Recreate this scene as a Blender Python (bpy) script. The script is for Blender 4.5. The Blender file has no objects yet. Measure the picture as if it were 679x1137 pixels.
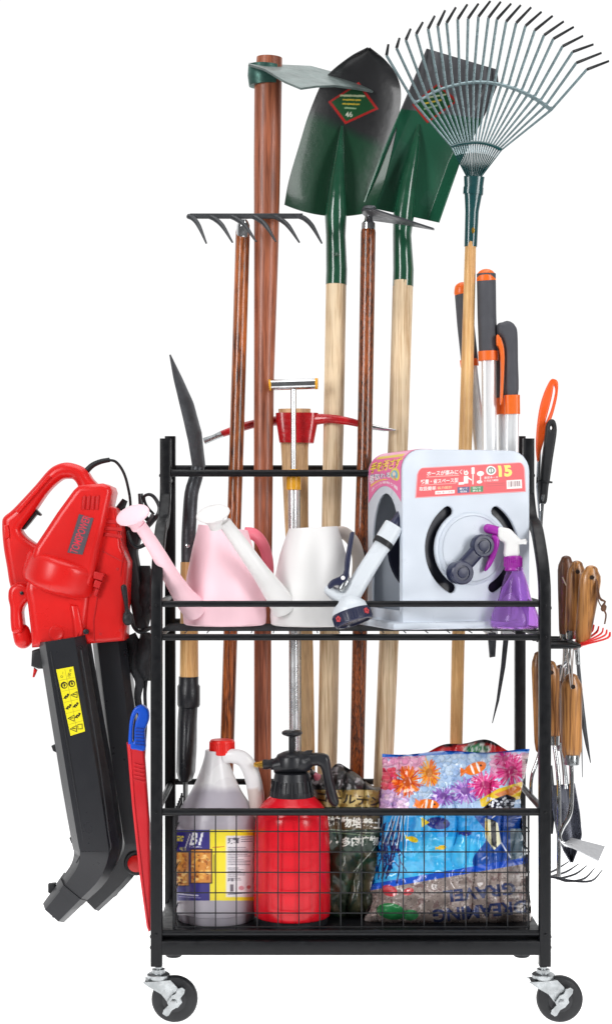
import bpy, bmesh, math, random
import numpy as np
from mathutils import Vector, Matrix, noise
random.seed(7)
rng = np.random.default_rng(11)
SC = bpy.context.scene
COL = SC.collection
# ------------------------------------------------------------------ measuring
K, D, XC, HZ = 693.0, 2.6, 327.0, 590.0      # photo pixels per metre at the rack front, camera distance, axis
ZC = (1135 - HZ) / K                           # eye height over the floor
def s(Y): return (D + Y) / (D * K)
def P(px, py, Y): return Vector(((px - XC) * s(Y), Y, ZC + (HZ - py) * s(Y)))
def proj(p):
    k = s(p[1]); return (p[0] / k + XC, HZ - (p[2] - ZC) / k)
def lin1(v):
    v = v / 255.0
    return v / 12.92 if v <= 0.04045 else ((v + 0.055) / 1.055) ** 2.4
def c(r, g, b): return (lin1(r), lin1(g), lin1(b))
# ------------------------------------------------------------------ materials
MATS = {}
def newmat(name):
    m = bpy.data.materials.new(name); m.use_nodes = True
    return m, m.node_tree.nodes, m.node_tree.links, m.node_tree.nodes['Principled BSDF']
def pm(name, col, rough=.45, metal=0, var=.12, vscale=14, bump=.0, bscale=160, coat=0, spec=.5, trans=0, ior=1.45, sss=0, rvar=.1, stretch=(1, 1, 1)):
    m, N, L, b = newmat(name)
    tc = N.new('ShaderNodeTexCoord'); mp = N.new('ShaderNodeMapping'); mp.inputs['Scale'].default_value = stretch
    L.new(tc.outputs['Object'], mp.inputs['Vector'])
    n = N.new('ShaderNodeTexNoise'); n.inputs['Scale'].default_value = vscale; n.inputs['Detail'].default_value = 6
    L.new(mp.outputs[0], n.inputs['Vector'])
    mr = N.new('ShaderNodeMapRange'); mr.inputs['From Min'].default_value = .3; mr.inputs['From Max'].default_value = .7
    mr.inputs['To Min'].default_value = 1 - var; mr.inputs['To Max'].default_value = 1 + var
    L.new(n.outputs['Fac'], mr.inputs['Value'])
    mx = N.new('ShaderNodeVectorMath'); mx.operation = 'SCALE'
    mx.inputs[0].default_value = col[:3]; L.new(mr.outputs[0], mx.inputs['Scale'])
    L.new(mx.outputs[0], b.inputs['Base Color'])
    r2 = N.new('ShaderNodeMapRange'); r2.inputs['From Min'].default_value = .3; r2.inputs['From Max'].default_value = .7
    r2.inputs['To Min'].default_value = max(.02, rough - rvar); r2.inputs['To Max'].default_value = min(1, rough + rvar)
    n2 = N.new('ShaderNodeTexNoise'); n2.inputs['Scale'].default_value = vscale * 2.7; n2.inputs['Detail'].default_value = 4
    L.new(mp.outputs[0], n2.inputs['Vector']); L.new(n2.outputs['Fac'], r2.inputs['Value']); L.new(r2.outputs[0], b.inputs['Roughness'])
    b.inputs['Metallic'].default_value = metal
    b.inputs['Specular IOR Level'].default_value = spec
    b.inputs['Coat Weight'].default_value = coat; b.inputs['Coat Roughness'].default_value = .08
    b.inputs['Transmission Weight'].default_value = trans; b.inputs['IOR'].default_value = ior
    if sss:
        b.inputs['Subsurface Weight'].default_value = sss; b.inputs['Subsurface Radius'].default_value = (.02, .02, .02); b.inputs['Subsurface Scale'].default_value = .5
    if bump:
        bn = N.new('ShaderNodeTexNoise'); bn.inputs['Scale'].default_value = bscale; bn.inputs['Detail'].default_value = 5
        L.new(mp.outputs[0], bn.inputs['Vector'])
        bp = N.new('ShaderNodeBump'); bp.inputs['Strength'].default_value = bump; bp.inputs['Distance'].default_value = .002
        L.new(bn.outputs['Fac'], bp.inputs['Height']); L.new(bp.outputs[0], b.inputs['Normal'])
    MATS[name] = m; return m
def wood(name, dark, light, rough=.45, grain=90, coat=0, lo=.35, hi=.65, knots=0.0):
    m, N, L, b = newmat(name)
    tc = N.new('ShaderNodeTexCoord'); mp = N.new('ShaderNodeMapping'); mp.inputs['Scale'].default_value = (1, 1, .055)
    L.new(tc.outputs['Object'], mp.inputs['Vector'])
    n = N.new('ShaderNodeTexNoise'); n.inputs['Scale'].default_value = grain; n.inputs['Detail'].default_value = 8; n.inputs['Roughness'].default_value = .65; n.inputs['Distortion'].default_value = .6
    L.new(mp.outputs[0], n.inputs['Vector'])
    n2 = N.new('ShaderNodeTexNoise'); n2.inputs['Scale'].default_value = grain * 7; n2.inputs['Detail'].default_value = 3
    mp2 = N.new('ShaderNodeMapping'); mp2.inputs['Scale'].default_value = (1, 1, .04 if not knots else .12); L.new(tc.outputs['Object'], mp2.inputs['Vector']); L.new(mp2.outputs[0], n2.inputs['Vector'])
    ad = N.new('ShaderNodeMath'); ad.operation = 'MULTIPLY_ADD'; ad.inputs[1].default_value = .45 + knots; 
    L.new(n2.outputs['Fac'], ad.inputs[0]); 
    sc = N.new('ShaderNodeMath'); sc.operation = 'MULTIPLY'; sc.inputs[1].default_value = .62; L.new(n.outputs['Fac'], sc.inputs[0]); L.new(sc.outputs[0], ad.inputs[2])
    cr = N.new('ShaderNodeValToRGB'); cr.color_ramp.elements[0].position = lo; cr.color_ramp.elements[0].color = (*dark, 1)
    cr.color_ramp.elements[1].position = hi; cr.color_ramp.elements[1].color = (*light, 1)
    L.new(ad.outputs[0], cr.inputs[0])
    n3 = N.new('ShaderNodeTexNoise'); n3.inputs['Scale'].default_value = 9; n3.inputs['Detail'].default_value = 3
    L.new(tc.outputs['Object'], n3.inputs['Vector'])
    m3 = N.new('ShaderNodeMapRange'); m3.inputs['From Min'].default_value = .3; m3.inputs['From Max'].default_value = .7; m3.inputs['To Min'].default_value = .72; m3.inputs['To Max'].default_value = 1.14
    L.new(n3.outputs['Fac'], m3.inputs['Value'])
    vm = N.new('ShaderNodeVectorMath'); vm.operation = 'SCALE'; L.new(cr.outputs[0], vm.inputs[0]); L.new(m3.outputs[0], vm.inputs['Scale'])
    L.new(vm.outputs[0], b.inputs['Base Color'])
    b.inputs['Roughness'].default_value = rough; b.inputs['Coat Weight'].default_value = coat; b.inputs['Coat Roughness'].default_value = .15
    bp = N.new('ShaderNodeBump'); bp.inputs['Strength'].default_value = .25; bp.inputs['Distance'].default_value = .001
    L.new(ad.outputs[0], bp.inputs['Height']); L.new(bp.outputs[0], b.inputs['Normal'])
    MATS[name] = m; return m
def printed(name, rough=.35, coat=0, bump=0, bscale=60, metal=0, spec=.5):
    m, N, L, b = newmat(name)
    a = N.new('ShaderNodeAttribute'); a.attribute_name = 'Col'
    L.new(a.outputs['Color'], b.inputs['Base Color'])
    b.inputs['Roughness'].default_value = rough; b.inputs['Coat Weight'].default_value = coat; b.inputs['Coat Roughness'].default_value = .1
    b.inputs['Metallic'].default_value = metal; b.inputs['Specular IOR Level'].default_value = spec
    if bump:
        tc = N.new('ShaderNodeTexCoord'); bn = N.new('ShaderNodeTexNoise'); bn.inputs['Scale'].default_value = bscale; bn.inputs['Detail'].default_value = 5
        L.new(tc.outputs['Object'], bn.inputs['Vector'])
        bp = N.new('ShaderNodeBump'); bp.inputs['Strength'].default_value = bump; bp.inputs['Distance'].default_value = .004
        L.new(bn.outputs['Fac'], bp.inputs['Height']); L.new(bp.outputs[0], b.inputs['Normal'])
    MATS[name] = m; return m
# ------------------------------------------------------------------ mesh builder
def catmull(pts, n=6, closed=False):
    pts = [Vector(p) for p in pts]
    if len(pts) < 3 or n < 2: return pts
    out = []; m = len(pts)
    rngi = range(m if closed else m - 1)
    for i in rngi:
        p1 = pts[i]; p2 = pts[(i + 1) % m]
        p0 = pts[(i - 1) % m] if (closed or i > 0) else p1 * 2 - p2
        p3 = pts[(i + 2) % m] if (closed or i + 2 < m) else p2 * 2 - p1
        for k in range(n):
            t = k / n
            out.append(.5 * ((2 * p1) + (p2 - p0) * t + (2 * p0 - 5 * p1 + 4 * p2 - p3) * t * t + (3 * p1 - p0 - 3 * p2 + p3) * t ** 3))
    if not closed: out.append(pts[-1])
    return out
def lerplist(vals, n):
    if not isinstance(vals, (list, tuple)): return [vals] * n
    out = []
    for i in range(n):
        f = i / max(1, n - 1) * (len(vals) - 1); a = int(min(f, len(vals) - 2)); t = f - a
        va, vb = vals[a], vals[a + 1]
        if isinstance(va, tuple): out.append(tuple(x + (y - x) * t for x, y in zip(va, vb)))
        else: out.append(va + (vb - va) * t)
    return out
def circle(n): return [(math.cos(2 * math.pi * i / n), math.sin(2 * math.pi * i / n)) for i in range(n)]
def rsquare(r=.25, k=3):
    out = []
    for q, (cx, cy) in enumerate(((1, 1), (-1, 1), (-1, -1), (1, -1))):
        for i in range(k + 1):
            a = q * math.pi / 2 + i / k * math.pi / 2
            out.append((cx * (1 - r) + r * math.cos(a), cy * (1 - r) + r * math.sin(a)))
    return out
class MB:
    def __init__(self): self.V, self.F, self.M, self.C, self.col = [], [], [], [], False
    def add(self, V, F, mi=0, C=None):
        o = len(self.V); self.V += [tuple(v) for v in V]
        self.F += [tuple(i + o for i in f) for f in F]; self.M += [mi] * len(F)
        if C is None: self.C += [(1, 1, 1)] * len(V)
        else: self.C += C; self.col = True
        return self
    def sweep(self, pts, rad, seg=12, ref=None, cap='flat', sect=None, sm=0, mi=0, closed=False):
        pts = [Vector(p) for p in pts]
        if sm: pts = catmull(pts, sm, closed)
        n = len(pts); rads = lerplist(rad, n); sect = sect or circle(seg); seg = len(sect)
        T = []
        for i in range(n):
            a = pts[(i - 1) % n] if (closed or i > 0) else pts[i]; b = pts[(i + 1) % n] if (closed or i < n - 1) else pts[i]
            t = b - a; T.append(t.normalized() if t.length > 1e-9 else Vector((0, 0, 1)))
        ref = Vector(ref) if ref else (Vector((0, 1, 0)) if abs(T[0].y) < .9 else Vector((1, 0, 0)))
        nrm = (ref - T[0] * ref.dot(T[0])).normalized(); rings = []
        for i in range(n):
            if i: 
                q = T[i - 1].rotation_difference(T[i]); nrm = q @ nrm; nrm = (nrm - T[i] * nrm.dot(T[i])).normalized()
            rings.append((pts[i], nrm.copy(), T[i].cross(nrm), rads[i], 1.0))
        if cap == 'round' and not closed:
            def ends(r, d, t):
                o = []
                rm = min(r[3]) if isinstance(r[3], tuple) else r[3]
                for k in range(1, 5):
                    a = k / 4 * math.pi / 2 * .97
                    o.append((r[0] + t * d * rm * math.sin(a), r[1], r[2], r[3], math.cos(a)))
                return o
            rings = list(reversed(ends(rings[0], -1, T[0]))) + rings + ends(rings[-1], 1, T[-1])
        V = []; F = []
        for p, a, b, r, k in rings:
            rx, ry = r if isinstance(r, tuple) else (r, r)
            V += [p + a * (x * rx * k) + b * (y * ry * k) for x, y in sect]
        m = len(rings)
        for i in range(m if closed else m - 1):
            for j in range(seg):
                j2 = (j + 1) % seg; i2 = (i + 1) % m
                F.append((i * seg + j, i * seg + j2, i2 * seg + j2, i2 * seg + j))
        if cap and not closed:
            F.append(tuple(reversed(range(seg)))); F.append(tuple(range((m - 1) * seg, m * seg)))
        return self.add(V, F, mi)
    def tube(self, a, b, r, seg=12, cap='flat', mi=0, r2=None, ref=None, sect=None):
        return self.sweep([a, b], [r, r2 if r2 is not None else r], seg, ref, cap, sect, 0, mi)
    def lathe(self, base, axis, prof, seg=32, mi=0, e=(1, 1), ref=None, colf=None, cap=True):
        base = Vector(base); ax = Vector(axis).normalized()
        ref = Vector(ref) if ref else (Vector((1, 0, 0)) if abs(ax.x) < .9 else Vector((0, 0, 1)))
        u = (ref - ax * ref.dot(ax)).normalized(); w = ax.cross(u); V = []; F = []
        for t, r in prof:
            for x, y in circle(seg): V.append(base + ax * t + u * (x * r * e[0]) + w * (y * r * e[1]))
        m = len(prof)
        for i in range(m - 1):
            for j in range(seg):
                j2 = (j + 1) % seg; F.append((i * seg + j, i * seg + j2, (i + 1) * seg + j2, (i + 1) * seg + j))
        if cap:
            F.append(tuple(reversed(range(seg)))); F.append(tuple(range((m - 1) * seg, m * seg)))
        return self.add(V, F, mi, [colf(v) for v in V] if colf else None)
    def box(self, cen, size, rot=None, bev=0, mi=0, segs=2):
        bm = bmesh.new(); bmesh.ops.create_cube(bm, size=1)
        bmesh.ops.scale(bm, vec=Vector(size), verts=bm.verts)
        if bev: bmesh.ops.bevel(bm, geom=list(bm.edges), offset=bev, segments=segs, profile=.5, affect='EDGES')
        Mx = Matrix.Translation(Vector(cen)) @ (rot.to_4x4() if rot is not None else Matrix())
        bm.verts.index_update()
        self.add([Mx @ v.co for v in bm.verts], [[v.index for v in f.verts] for f in bm.faces], mi); bm.free(); return self
    def solid(self, outlines, Y, thick, bev=0, sm=0, mi=0, res=3, fn=None):
        """outlines in photo pixels -> a plate of real thickness centred on depth Y; fn maps (x, z, d) to a point"""
        cu = bpy.data.curves.new('t', 'CURVE'); cu.dimensions = '2D'; cu.fill_mode = 'BOTH'
        cu.extrude = max(1e-4, thick / 2 - bev); cu.bevel_depth = bev; cu.bevel_resolution = res; cu.offset = -bev
        for oi, o in enumerate(outlines):
            ar = sum(a[0] * b[1] - b[0] * a[1] for a, b in zip(o, o[1:] + o[:1]))
            if fn is None: ar = -ar
            if (ar < 0) != (oi > 0): o = o[::-1]
            q = [Vector((x, y, 0)) for x, y in o]
            if sm: q = catmull(q, sm, True)
            w = [P(a.x, a.y, Y) for a in q] if fn is None else q
            sp = cu.splines.new('POLY'); sp.points.add(len(w) - 1); sp.use_cyclic_u = True
            for p_, v in zip(sp.points, w): p_.co = (v.x, v.z, 0, 1) if fn is None else (v.x, v.y, 0, 1)
        ob = bpy.data.objects.new('t', cu); COL.objects.link(ob)
        dg = bpy.context.evaluated_depsgraph_get(); me = bpy.data.meshes.new_from_object(ob.evaluated_get(dg))
        if fn is None: V = [Vector((v.co.x, Y - v.co.z, v.co.y)) for v in me.vertices]
        else: V = [fn(v.co.x, v.co.y, v.co.z) for v in me.vertices]
        self.add(V, [list(p_.vertices) for p_ in me.polygons], mi)
        bpy.data.objects.remove(ob); bpy.data.curves.remove(cu); bpy.data.meshes.remove(me); return self
    def sheet(self, f, nu, nv, thick, colf=None, mi=0, back=None):
        """f(u,v) -> point; a skin of real thickness"""
        G = [[Vector(f(i / nu, j / nv)) for i in range(nu + 1)] for j in range(nv + 1)]
        V = []; C = []
        def nr(i, j):
            a = G[j][min(nu, i + 1)] - G[j][max(0, i - 1)]; b = G[min(nv, j + 1)][i] - G[max(0, j - 1)][i]
            n = a.cross(b); return n.normalized() if n.length > 1e-12 else Vector((0, -1, 0))
        for j in range(nv + 1):
            for i in range(nu + 1): V.append(G[j][i])
        o = len(V)
        for j in range(nv + 1):
            for i in range(nu + 1): V.append(G[j][i] - nr(i, j) * thick if back is None else Vector(back(i / nu, j / nv)))
        F = []; W = nu + 1
        for j in range(nv):
            for i in range(nu):
                a = j * W + i; F.append((a, a + 1, a + 1 + W, a + W)); F.append((o + a, o + a + W, o + a + 1 + W, o + a + 1))
        for i in range(nu):
            F.append((i, o + i, o + i + 1, i + 1)); a = nv * W + i; F.append((a, a + 1, o + a + 1, o + a))
        for j in range(nv):
            a = j * W; F.append((a, a + W, o + a + W, o + a)); a = j * W + nu; F.append((a, o + a, o + a + W, a + W))
        if colf: C = [colf(v) for v in V]
        return self.add(V, F, mi, C if colf else None)
    def build(self, name, mats, parent=None, angle=38, recalc=True):
        if not isinstance(mats, (list, tuple)): mats = [mats]
        off = ROOTLOC.get(parent.name, Vector()) if parent else Vector()
        me = bpy.data.meshes.new(name)
        me.from_pydata([(v[0] - off.x, v[1] - off.y, v[2] - off.z) for v in self.V], [], self.F)
        for m in mats: me.materials.append(m)
        me.polygons.foreach_set('material_index', self.M)
        if recalc:
            bm = bmesh.new(); bm.from_mesh(me); bmesh.ops.recalc_face_normals(bm, faces=bm.faces); bm.to_mesh(me); bm.free()
        if self.col:
            at = me.color_attributes.new('Col', 'FLOAT_COLOR', 'POINT')
            at.data.foreach_set('color', np.array([(a, b, d, 1) for a, b, d in self.C], dtype=np.float32).ravel())
        me.polygons.foreach_set('use_smooth', [True] * len(me.polygons))
        me.set_sharp_from_angle(angle=math.radians(angle)); me.update()
        o = bpy.data.objects.new(name, me); COL.objects.link(o)
        if parent: o.parent = parent; ROOTLOC[o.name] = off
        return o
ROOTLOC = {}
def thing(name, loc, label, cat, group=None):
    o = bpy.data.objects.new(name, None); COL.objects.link(o); o.location = loc; o.empty_display_size = .05
    o['label'] = label; o['category'] = cat
    if group: o['group'] = group
    ROOTLOC[o.name] = Vector(loc); return o
# ------------------------------------------------------------------ printing (drawn by code, stored as vertex colours)
_TX = {}
def glyphs(txt, bold=0, shear=0):
    key = (txt, bold, shear)
    if key not in _TX:
        cu = bpy.data.curves.new('t', 'FONT'); cu.body = txt; cu.size = 1; cu.offset = bold; cu.shear = shear; cu.resolution_u = 3
        cu.align_x = 'CENTER'; cu.align_y = 'CENTER'
        ob = bpy.data.objects.new('t', cu); COL.objects.link(ob)
        me = bpy.data.meshes.new_from_object(ob.evaluated_get(bpy.context.evaluated_depsgraph_get()))
        me.calc_loop_triangles()
        V = np.array([v.co[:2] for v in me.vertices]) if len(me.vertices) else np.zeros((0, 2))
        T = [tuple(t.vertices) for t in me.loop_triangles]
        if len(V): V = V - (V.min(0) + V.max(0)) / 2
        bpy.data.objects.remove(ob); bpy.data.curves.remove(cu); bpy.data.meshes.remove(me); _TX[key] = (V, T)
    return _TX[key]
class Canvas:
    def __init__(self, x0, y0, x1, y1, sc, bg):
        self.o = (x0, y0); self.sc = sc; self.W = int((x1 - x0) * sc) + 1; self.H = int((y1 - y0) * sc) + 1
        self.a = np.ones((self.H, self.W, 3)) * np.array(bg) / 255.0
        self.X, self.Y = np.meshgrid(x0 + (np.arange(self.W) + .5) / sc, y0 + (np.arange(self.H) + .5) / sc)
    def put(self, mask, col, al=1.0):
        m = (mask * al)[..., None]; self.a = self.a * (1 - m) + np.array(col) / 255.0 * m
    def win(self, x0, y0, x1, y1):
        a = max(0, int((x0 - self.o[0]) * self.sc) - 1); b = min(self.W, int((x1 - self.o[0]) * self.sc) + 2)
        d = max(0, int((y0 - self.o[1]) * self.sc) - 1); e = min(self.H, int((y1 - self.o[1]) * self.sc) + 2)
        return (slice(d, max(d, e)), slice(a, max(a, b)))
    def mix(self, S, mask, col, al=1.0):
        m = (mask.astype(float) * al)[..., None]; self.a[S] = self.a[S] * (1 - m) + np.array(col) / 255.0 * m
    def ell(self, cx, cy, rx, ry, col, ang=0, al=1.0):
        R = max(rx, ry); S = self.win(cx - R, cy - R, cx + R, cy + R)
        ca, sa = math.cos(math.radians(ang)), math.sin(math.radians(ang)); dx, dy = self.X[S] - cx, self.Y[S] - cy
        self.mix(S, ((dx * ca + dy * sa) / rx) ** 2 + ((-dx * sa + dy * ca) / ry) ** 2 < 1, col, al)
    def poly(self, pts, col, al=1.0):
        S = self.win(min(p[0] for p in pts), min(p[1] for p in pts), max(p[0] for p in pts), max(p[1] for p in pts)); X, Y = self.X[S], self.Y[S]
        m = np.zeros(X.shape, bool); n = len(pts)
        for i in range(n):
            (x1, y1), (x2, y2) = pts[i], pts[(i + 1) % n]
            if y1 == y2: continue
            m ^= ((y1 > Y) != (y2 > Y)) & (X < (x2 - x1) * (Y - y1) / (y2 - y1) + x1)
        self.mix(S, m, col, al)
    def rect(self, x0, y0, x1, y1, col, al=1.0):
        S = self.win(x0, y0, x1, y1); X, Y = self.X[S], self.Y[S]; self.mix(S, (X > x0) & (X < x1) & (Y > y0) & (Y < y1), col, al)
    def line(self, pts, w, col, al=1.0):
        S = self.win(min(p[0] for p in pts) - w, min(p[1] for p in pts) - w, max(p[0] for p in pts) + w, max(p[1] for p in pts) + w); X, Y = self.X[S], self.Y[S]
        m = np.zeros(X.shape, bool)
        for (x1, y1), (x2, y2) in zip(pts[:-1], pts[1:]):
            dx, dy = x2 - x1, y2 - y1; L = dx * dx + dy * dy + 1e-9
            t = np.clip(((X - x1) * dx + (Y - y1) * dy) / L, 0, 1)
            m |= (X - x1 - t * dx) ** 2 + (Y - y1 - t * dy) ** 2 < (w / 2) ** 2
        self.mix(S, m, col, al)
    def text(self, txt, cx, cy, h, col, ang=0, bold=0, w=None, shear=0, edge=None, ew=.06):
        """h = glyph height in px, w = total width; ang degrees counter-clockwise in the picture"""
        if edge: self.text(txt, cx, cy, h, edge, ang, bold + ew, w, shear)
        V, T = glyphs(txt, bold, shear)
        if not len(V): return
        ext = V.max(0) - V.min(0); sy = h / max(ext[1], 1e-6); sx = w / ext[0] if w else sy
        ca, sa = math.cos(math.radians(ang)), math.sin(math.radians(ang))
        X = V[:, 0] * sx; Y = V[:, 1] * sy
        q = np.stack([cx + X * ca - Y * sa, cy - (X * sa + Y * ca)], 1)
        q = (q - np.array(self.o)) * self.sc; m = np.zeros(self.X.shape, bool)
        for a, b, d in T:
            A, B, Cc = q[a], q[b], q[d]
            x0 = max(0, int(min(A[0], B[0], Cc[0]))); x1 = min(self.W - 1, int(max(A[0], B[0], Cc[0])) + 1)
            y0 = max(0, int(min(A[1], B[1], Cc[1]))); y1 = min(self.H - 1, int(max(A[1], B[1], Cc[1])) + 1)
            if x1 < x0 or y1 < y0: continue
            gx, gy = np.meshgrid(np.arange(x0, x1 + 1) + .5, np.arange(y0, y1 + 1) + .5)
            d1 = (B[0] - A[0]) * (gy - A[1]) - (B[1] - A[1]) * (gx - A[0]); d2 = (Cc[0] - B[0]) * (gy - B[1]) - (Cc[1] - B[1]) * (gx - B[0]); d3 = (A[0] - Cc[0]) * (gy - Cc[1]) - (A[1] - Cc[1]) * (gx - Cc[0])
            m[y0:y1 + 1, x0:x1 + 1] |= ((d1 >= 0) & (d2 >= 0) & (d3 >= 0)) | ((d1 <= 0) & (d2 <= 0) & (d3 <= 0))
        self.put(m.astype(float), col)
    def field(self, scale, oct=3, seed=0):
        r = np.random.default_rng(seed); out = np.zeros(self.X.shape); amp = 1; tot = 0
        for o in range(oct):
            st = scale / 2 ** o; nx = int((self.W / self.sc) / st) + 3; ny = int((self.H / self.sc) / st) + 3
            g = r.random((ny, nx)); fx = (self.X - self.o[0]) / st; fy = (self.Y - self.o[1]) / st
            ix = np.clip(fx.astype(int), 0, nx - 2); iy = np.clip(fy.astype(int), 0, ny - 2); tx = fx - ix; ty = fy - iy
            tx = tx * tx * (3 - 2 * tx); ty = ty * ty * (3 - 2 * ty)
            out += amp * ((g[iy, ix] * (1 - tx) + g[iy, ix + 1] * tx) * (1 - ty) + (g[iy + 1, ix] * (1 - tx) + g[iy + 1, ix + 1] * tx) * ty); tot += amp; amp *= .55
        return out / tot
    def blur(self, n=1):
        for _ in range(n):
            a = np.pad(self.a, ((1, 1), (1, 1), (0, 0)), 'edge')
            self.a = (a[1:-1, 1:-1] * 4 + a[:-2, 1:-1] + a[2:, 1:-1] + a[1:-1, :-2] + a[1:-1, 2:]) / 8
    def done(self):
        self.blur(1); a = np.clip(self.a, 0, 1)
        self.L = np.where(a <= .04045, a / 12.92, ((a + .055) / 1.055) ** 2.4) * .9; self.T = self.L.tolist(); return self
    def at(self, px, py):
        fx = min(max((px - self.o[0]) * self.sc - .5, 0), self.W - 1.001); fy = min(max((py - self.o[1]) * self.sc - .5, 0), self.H - 1.001)
        ix, iy = int(fx), int(fy); tx, ty = fx - ix, fy - iy; T = self.T; r0 = T[iy]; r1 = T[iy + 1]; a, b, d, e = r0[ix], r0[ix + 1], r1[ix], r1[ix + 1]
        w0, w1, w2, w3 = (1 - tx) * (1 - ty), tx * (1 - ty), (1 - tx) * ty, tx * ty
        return (a[0] * w0 + b[0] * w1 + d[0] * w2 + e[0] * w3, a[1] * w0 + b[1] * w1 + d[1] * w2 + e[1] * w3, a[2] * w0 + b[2] * w1 + d[2] * w2 + e[2] * w3)
def interp(table, t):
    for (a, va), (b, vb) in zip(table[:-1], table[1:]):
        if t <= b: 
            k = (t - a) / (b - a) if b > a else 0
            k = min(1, max(0, k)); return tuple(x + (y - x) * k for x, y in zip(va, vb)) if isinstance(va, tuple) else va + (vb - va) * k
    return table[-1][1]
def polyat(pts, t):
    L = [0]
    for a, b in zip(pts[:-1], pts[1:]): L.append(L[-1] + math.dist(a, b))
    d = t * L[-1]
    for i in range(len(pts) - 1):
        if d <= L[i + 1] or i == len(pts) - 2:
            k = (d - L[i]) / max(1e-9, L[i + 1] - L[i]); return tuple(x + (y - x) * k for x, y in zip(pts[i], pts[i + 1]))
# ------------------------------------------------------------------ materials used
BLACK = pm('black_powder_coat', c(17, 18, 21), rough=.38, var=.12, vscale=30, bump=.06, bscale=900, spec=.32)
WIRE = pm('black_wire', c(30, 31, 34), rough=.45, var=.1, spec=.4)
STEEL = pm('galvanised_steel', (.40, .42, .43), rough=.34, metal=1, var=.22, vscale=60, rvar=.15, bump=.1, bscale=300)
CHROME = pm('bright_steel', (.6, .61, .62), rough=.14, metal=1, var=.12, vscale=40, rvar=.08)
ALU = pm('brushed_aluminium', (.84, .85, .86), rough=.42, metal=.5, var=.06, vscale=60, stretch=(1, 1, .03))
DKSTEEL = pm('dark_forged_steel', c(72, 74, 78), rough=.42, metal=.5, var=.22, vscale=40, bump=.25, bscale=120)
IRON = pm('painted_iron', c(62, 64, 67), rough=.48, metal=.3, var=.22, vscale=50, bump=.2, bscale=200)
RUBBER = pm('black_rubber', c(26, 27, 30), rough=.5, var=.2, vscale=25, bump=.12, bscale=300)
BLKPL = pm('black_plastic', c(30, 31, 35), rough=.36, var=.1, vscale=20, bump=.1, bscale=700)
GRIP = pm('grey_grip_rubber', c(72, 73, 79), rough=.6, var=.08, vscale=20, bump=.25, bscale=900)
ORANGE = pm('orange_plastic', c(236, 108, 34), rough=.35, var=.05)
REDPL = pm('red_abs_plastic', c(212, 30, 28), rough=.3, var=.02, vscale=10, spec=.45, rvar=.04)
REDDK = pm('red_vent_plastic', c(190, 22, 24), rough=.45, var=.08)
REDTANK = pm('red_tank_plastic', c(208, 20, 36), rough=.22, var=.015, vscale=10, spec=.45, rvar=.03)
REDIRON = pm('red_enamel', c(176, 22, 28), rough=.25, var=.2, vscale=50, bump=.3, bscale=60, coat=.3)
SHEATH = pm('red_sheath_plastic', c(214, 34, 44), rough=.38, var=.06)
BLUEPL = pm('blue_plastic', c(18, 84, 205), rough=.32, var=.08)
NAVY = pm('navy_plastic', c(38, 42, 68), rough=.32, var=.08)
REELW = pm('pale_blue_white_plastic', c(203, 211, 222), rough=.36, var=.03, vscale=8, bump=.05, bscale=700)
NOZW = pm('white_grey_plastic', c(210, 216, 222), rough=.3, var=.03, vscale=20)
WHITEPL = pm('white_plastic', c(230, 229, 228), rough=.42, var=.012, vscale=8, bump=.05, bscale=600)
PINKPL = pm('pink_plastic', c(250, 207, 217), rough=.42, var=.03, vscale=8, bump=.05, bscale=600)
PINKDK = pm('deep_pink_plastic', c(238, 120, 138), rough=.42, var=.03)
PURPLE = pm('purple_plastic', c(158, 40, 160), rough=.28, var=.06)
PURPGL = pm('violet_clear_plastic', c(226, 184, 246), rough=.04, var=.03, trans=.94, ior=1.2, rvar=.03)
BRASS = pm('brass', c(240, 190, 84), rough=.25, metal=1, var=.15)
YELPL = pm('amber_plastic', c(232, 168, 40), rough=.3, var=.1)
GREENPT = pm('green_enamel', c(24, 74, 52), rough=.18, var=.2, vscale=30, bump=.12, bscale=90, coat=.6)
TEAL = pm('teal_grey_enamel', c(126, 144, 148), rough=.28, metal=.45, var=.14, vscale=60)
TEALDK = pm('dark_teal_enamel_and_shade', c(20, 66, 68), rough=.2, var=.12, coat=.5)  # real on ferrule and spreader; painted shade on the tine roots
TIP = pm('black_tine_tip', c(34, 36, 38), rough=.4)
LEATHER = pm('leather_thong', c(96, 64, 44), rough=.7, var=.25, vscale=80)
FABRIC = pm('black_nylon', c(34, 35, 38), rough=.75, var=.2, vscale=60, bump=.6, bscale=500)
W_RAKE = wood('varnished_brown_wood', c(58, 22, 8), c(184, 98, 42), rough=.3, coat=.4, grain=130, lo=.46, hi=.60)
W_HOE = wood('speckled_dark_brown_wood', c(38, 14, 5), c(158, 80, 32), rough=.28, coat=.45, grain=150, knots=.35, lo=.62, hi=.80)
W_RED = wood('reddish_hardwood', c(110, 52, 28), c(172, 98, 66), rough=.42, coat=.1, grain=55, lo=.43, hi=.61)
W_PALE = wood('pale_ash_wood', c(182, 146, 104), c(234, 210, 174), rough=.55, grain=45, lo=.40, hi=.58)
W_YEL = wood('yellow_ash_wood', c(180, 122, 62), c(232, 188, 126), rough=.45, grain=80)
W_PICK = wood('pick_handle_wood', c(160, 118, 78), c(222, 186, 138), rough=.5, grain=110)
W_HAND = wood('hand_tool_wood', c(78, 38, 16), c(190, 132, 72), rough=.36, grain=42, coat=.3, lo=.43, hi=.60)
W_DARK = wood('dark_hand_tool_wood', c(46, 24, 12), c(124, 72, 38), rough=.4, grain=110, coat=.25)
FLOORM, _N, _L, _b = newmat('white_translucent_floor'); _b.inputs['Base Color'].default_value = (.9, .9, .9, 1); _b.inputs['Roughness'].default_value = .7; _b.inputs['Specular IOR Level'].default_value = .1
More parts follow.
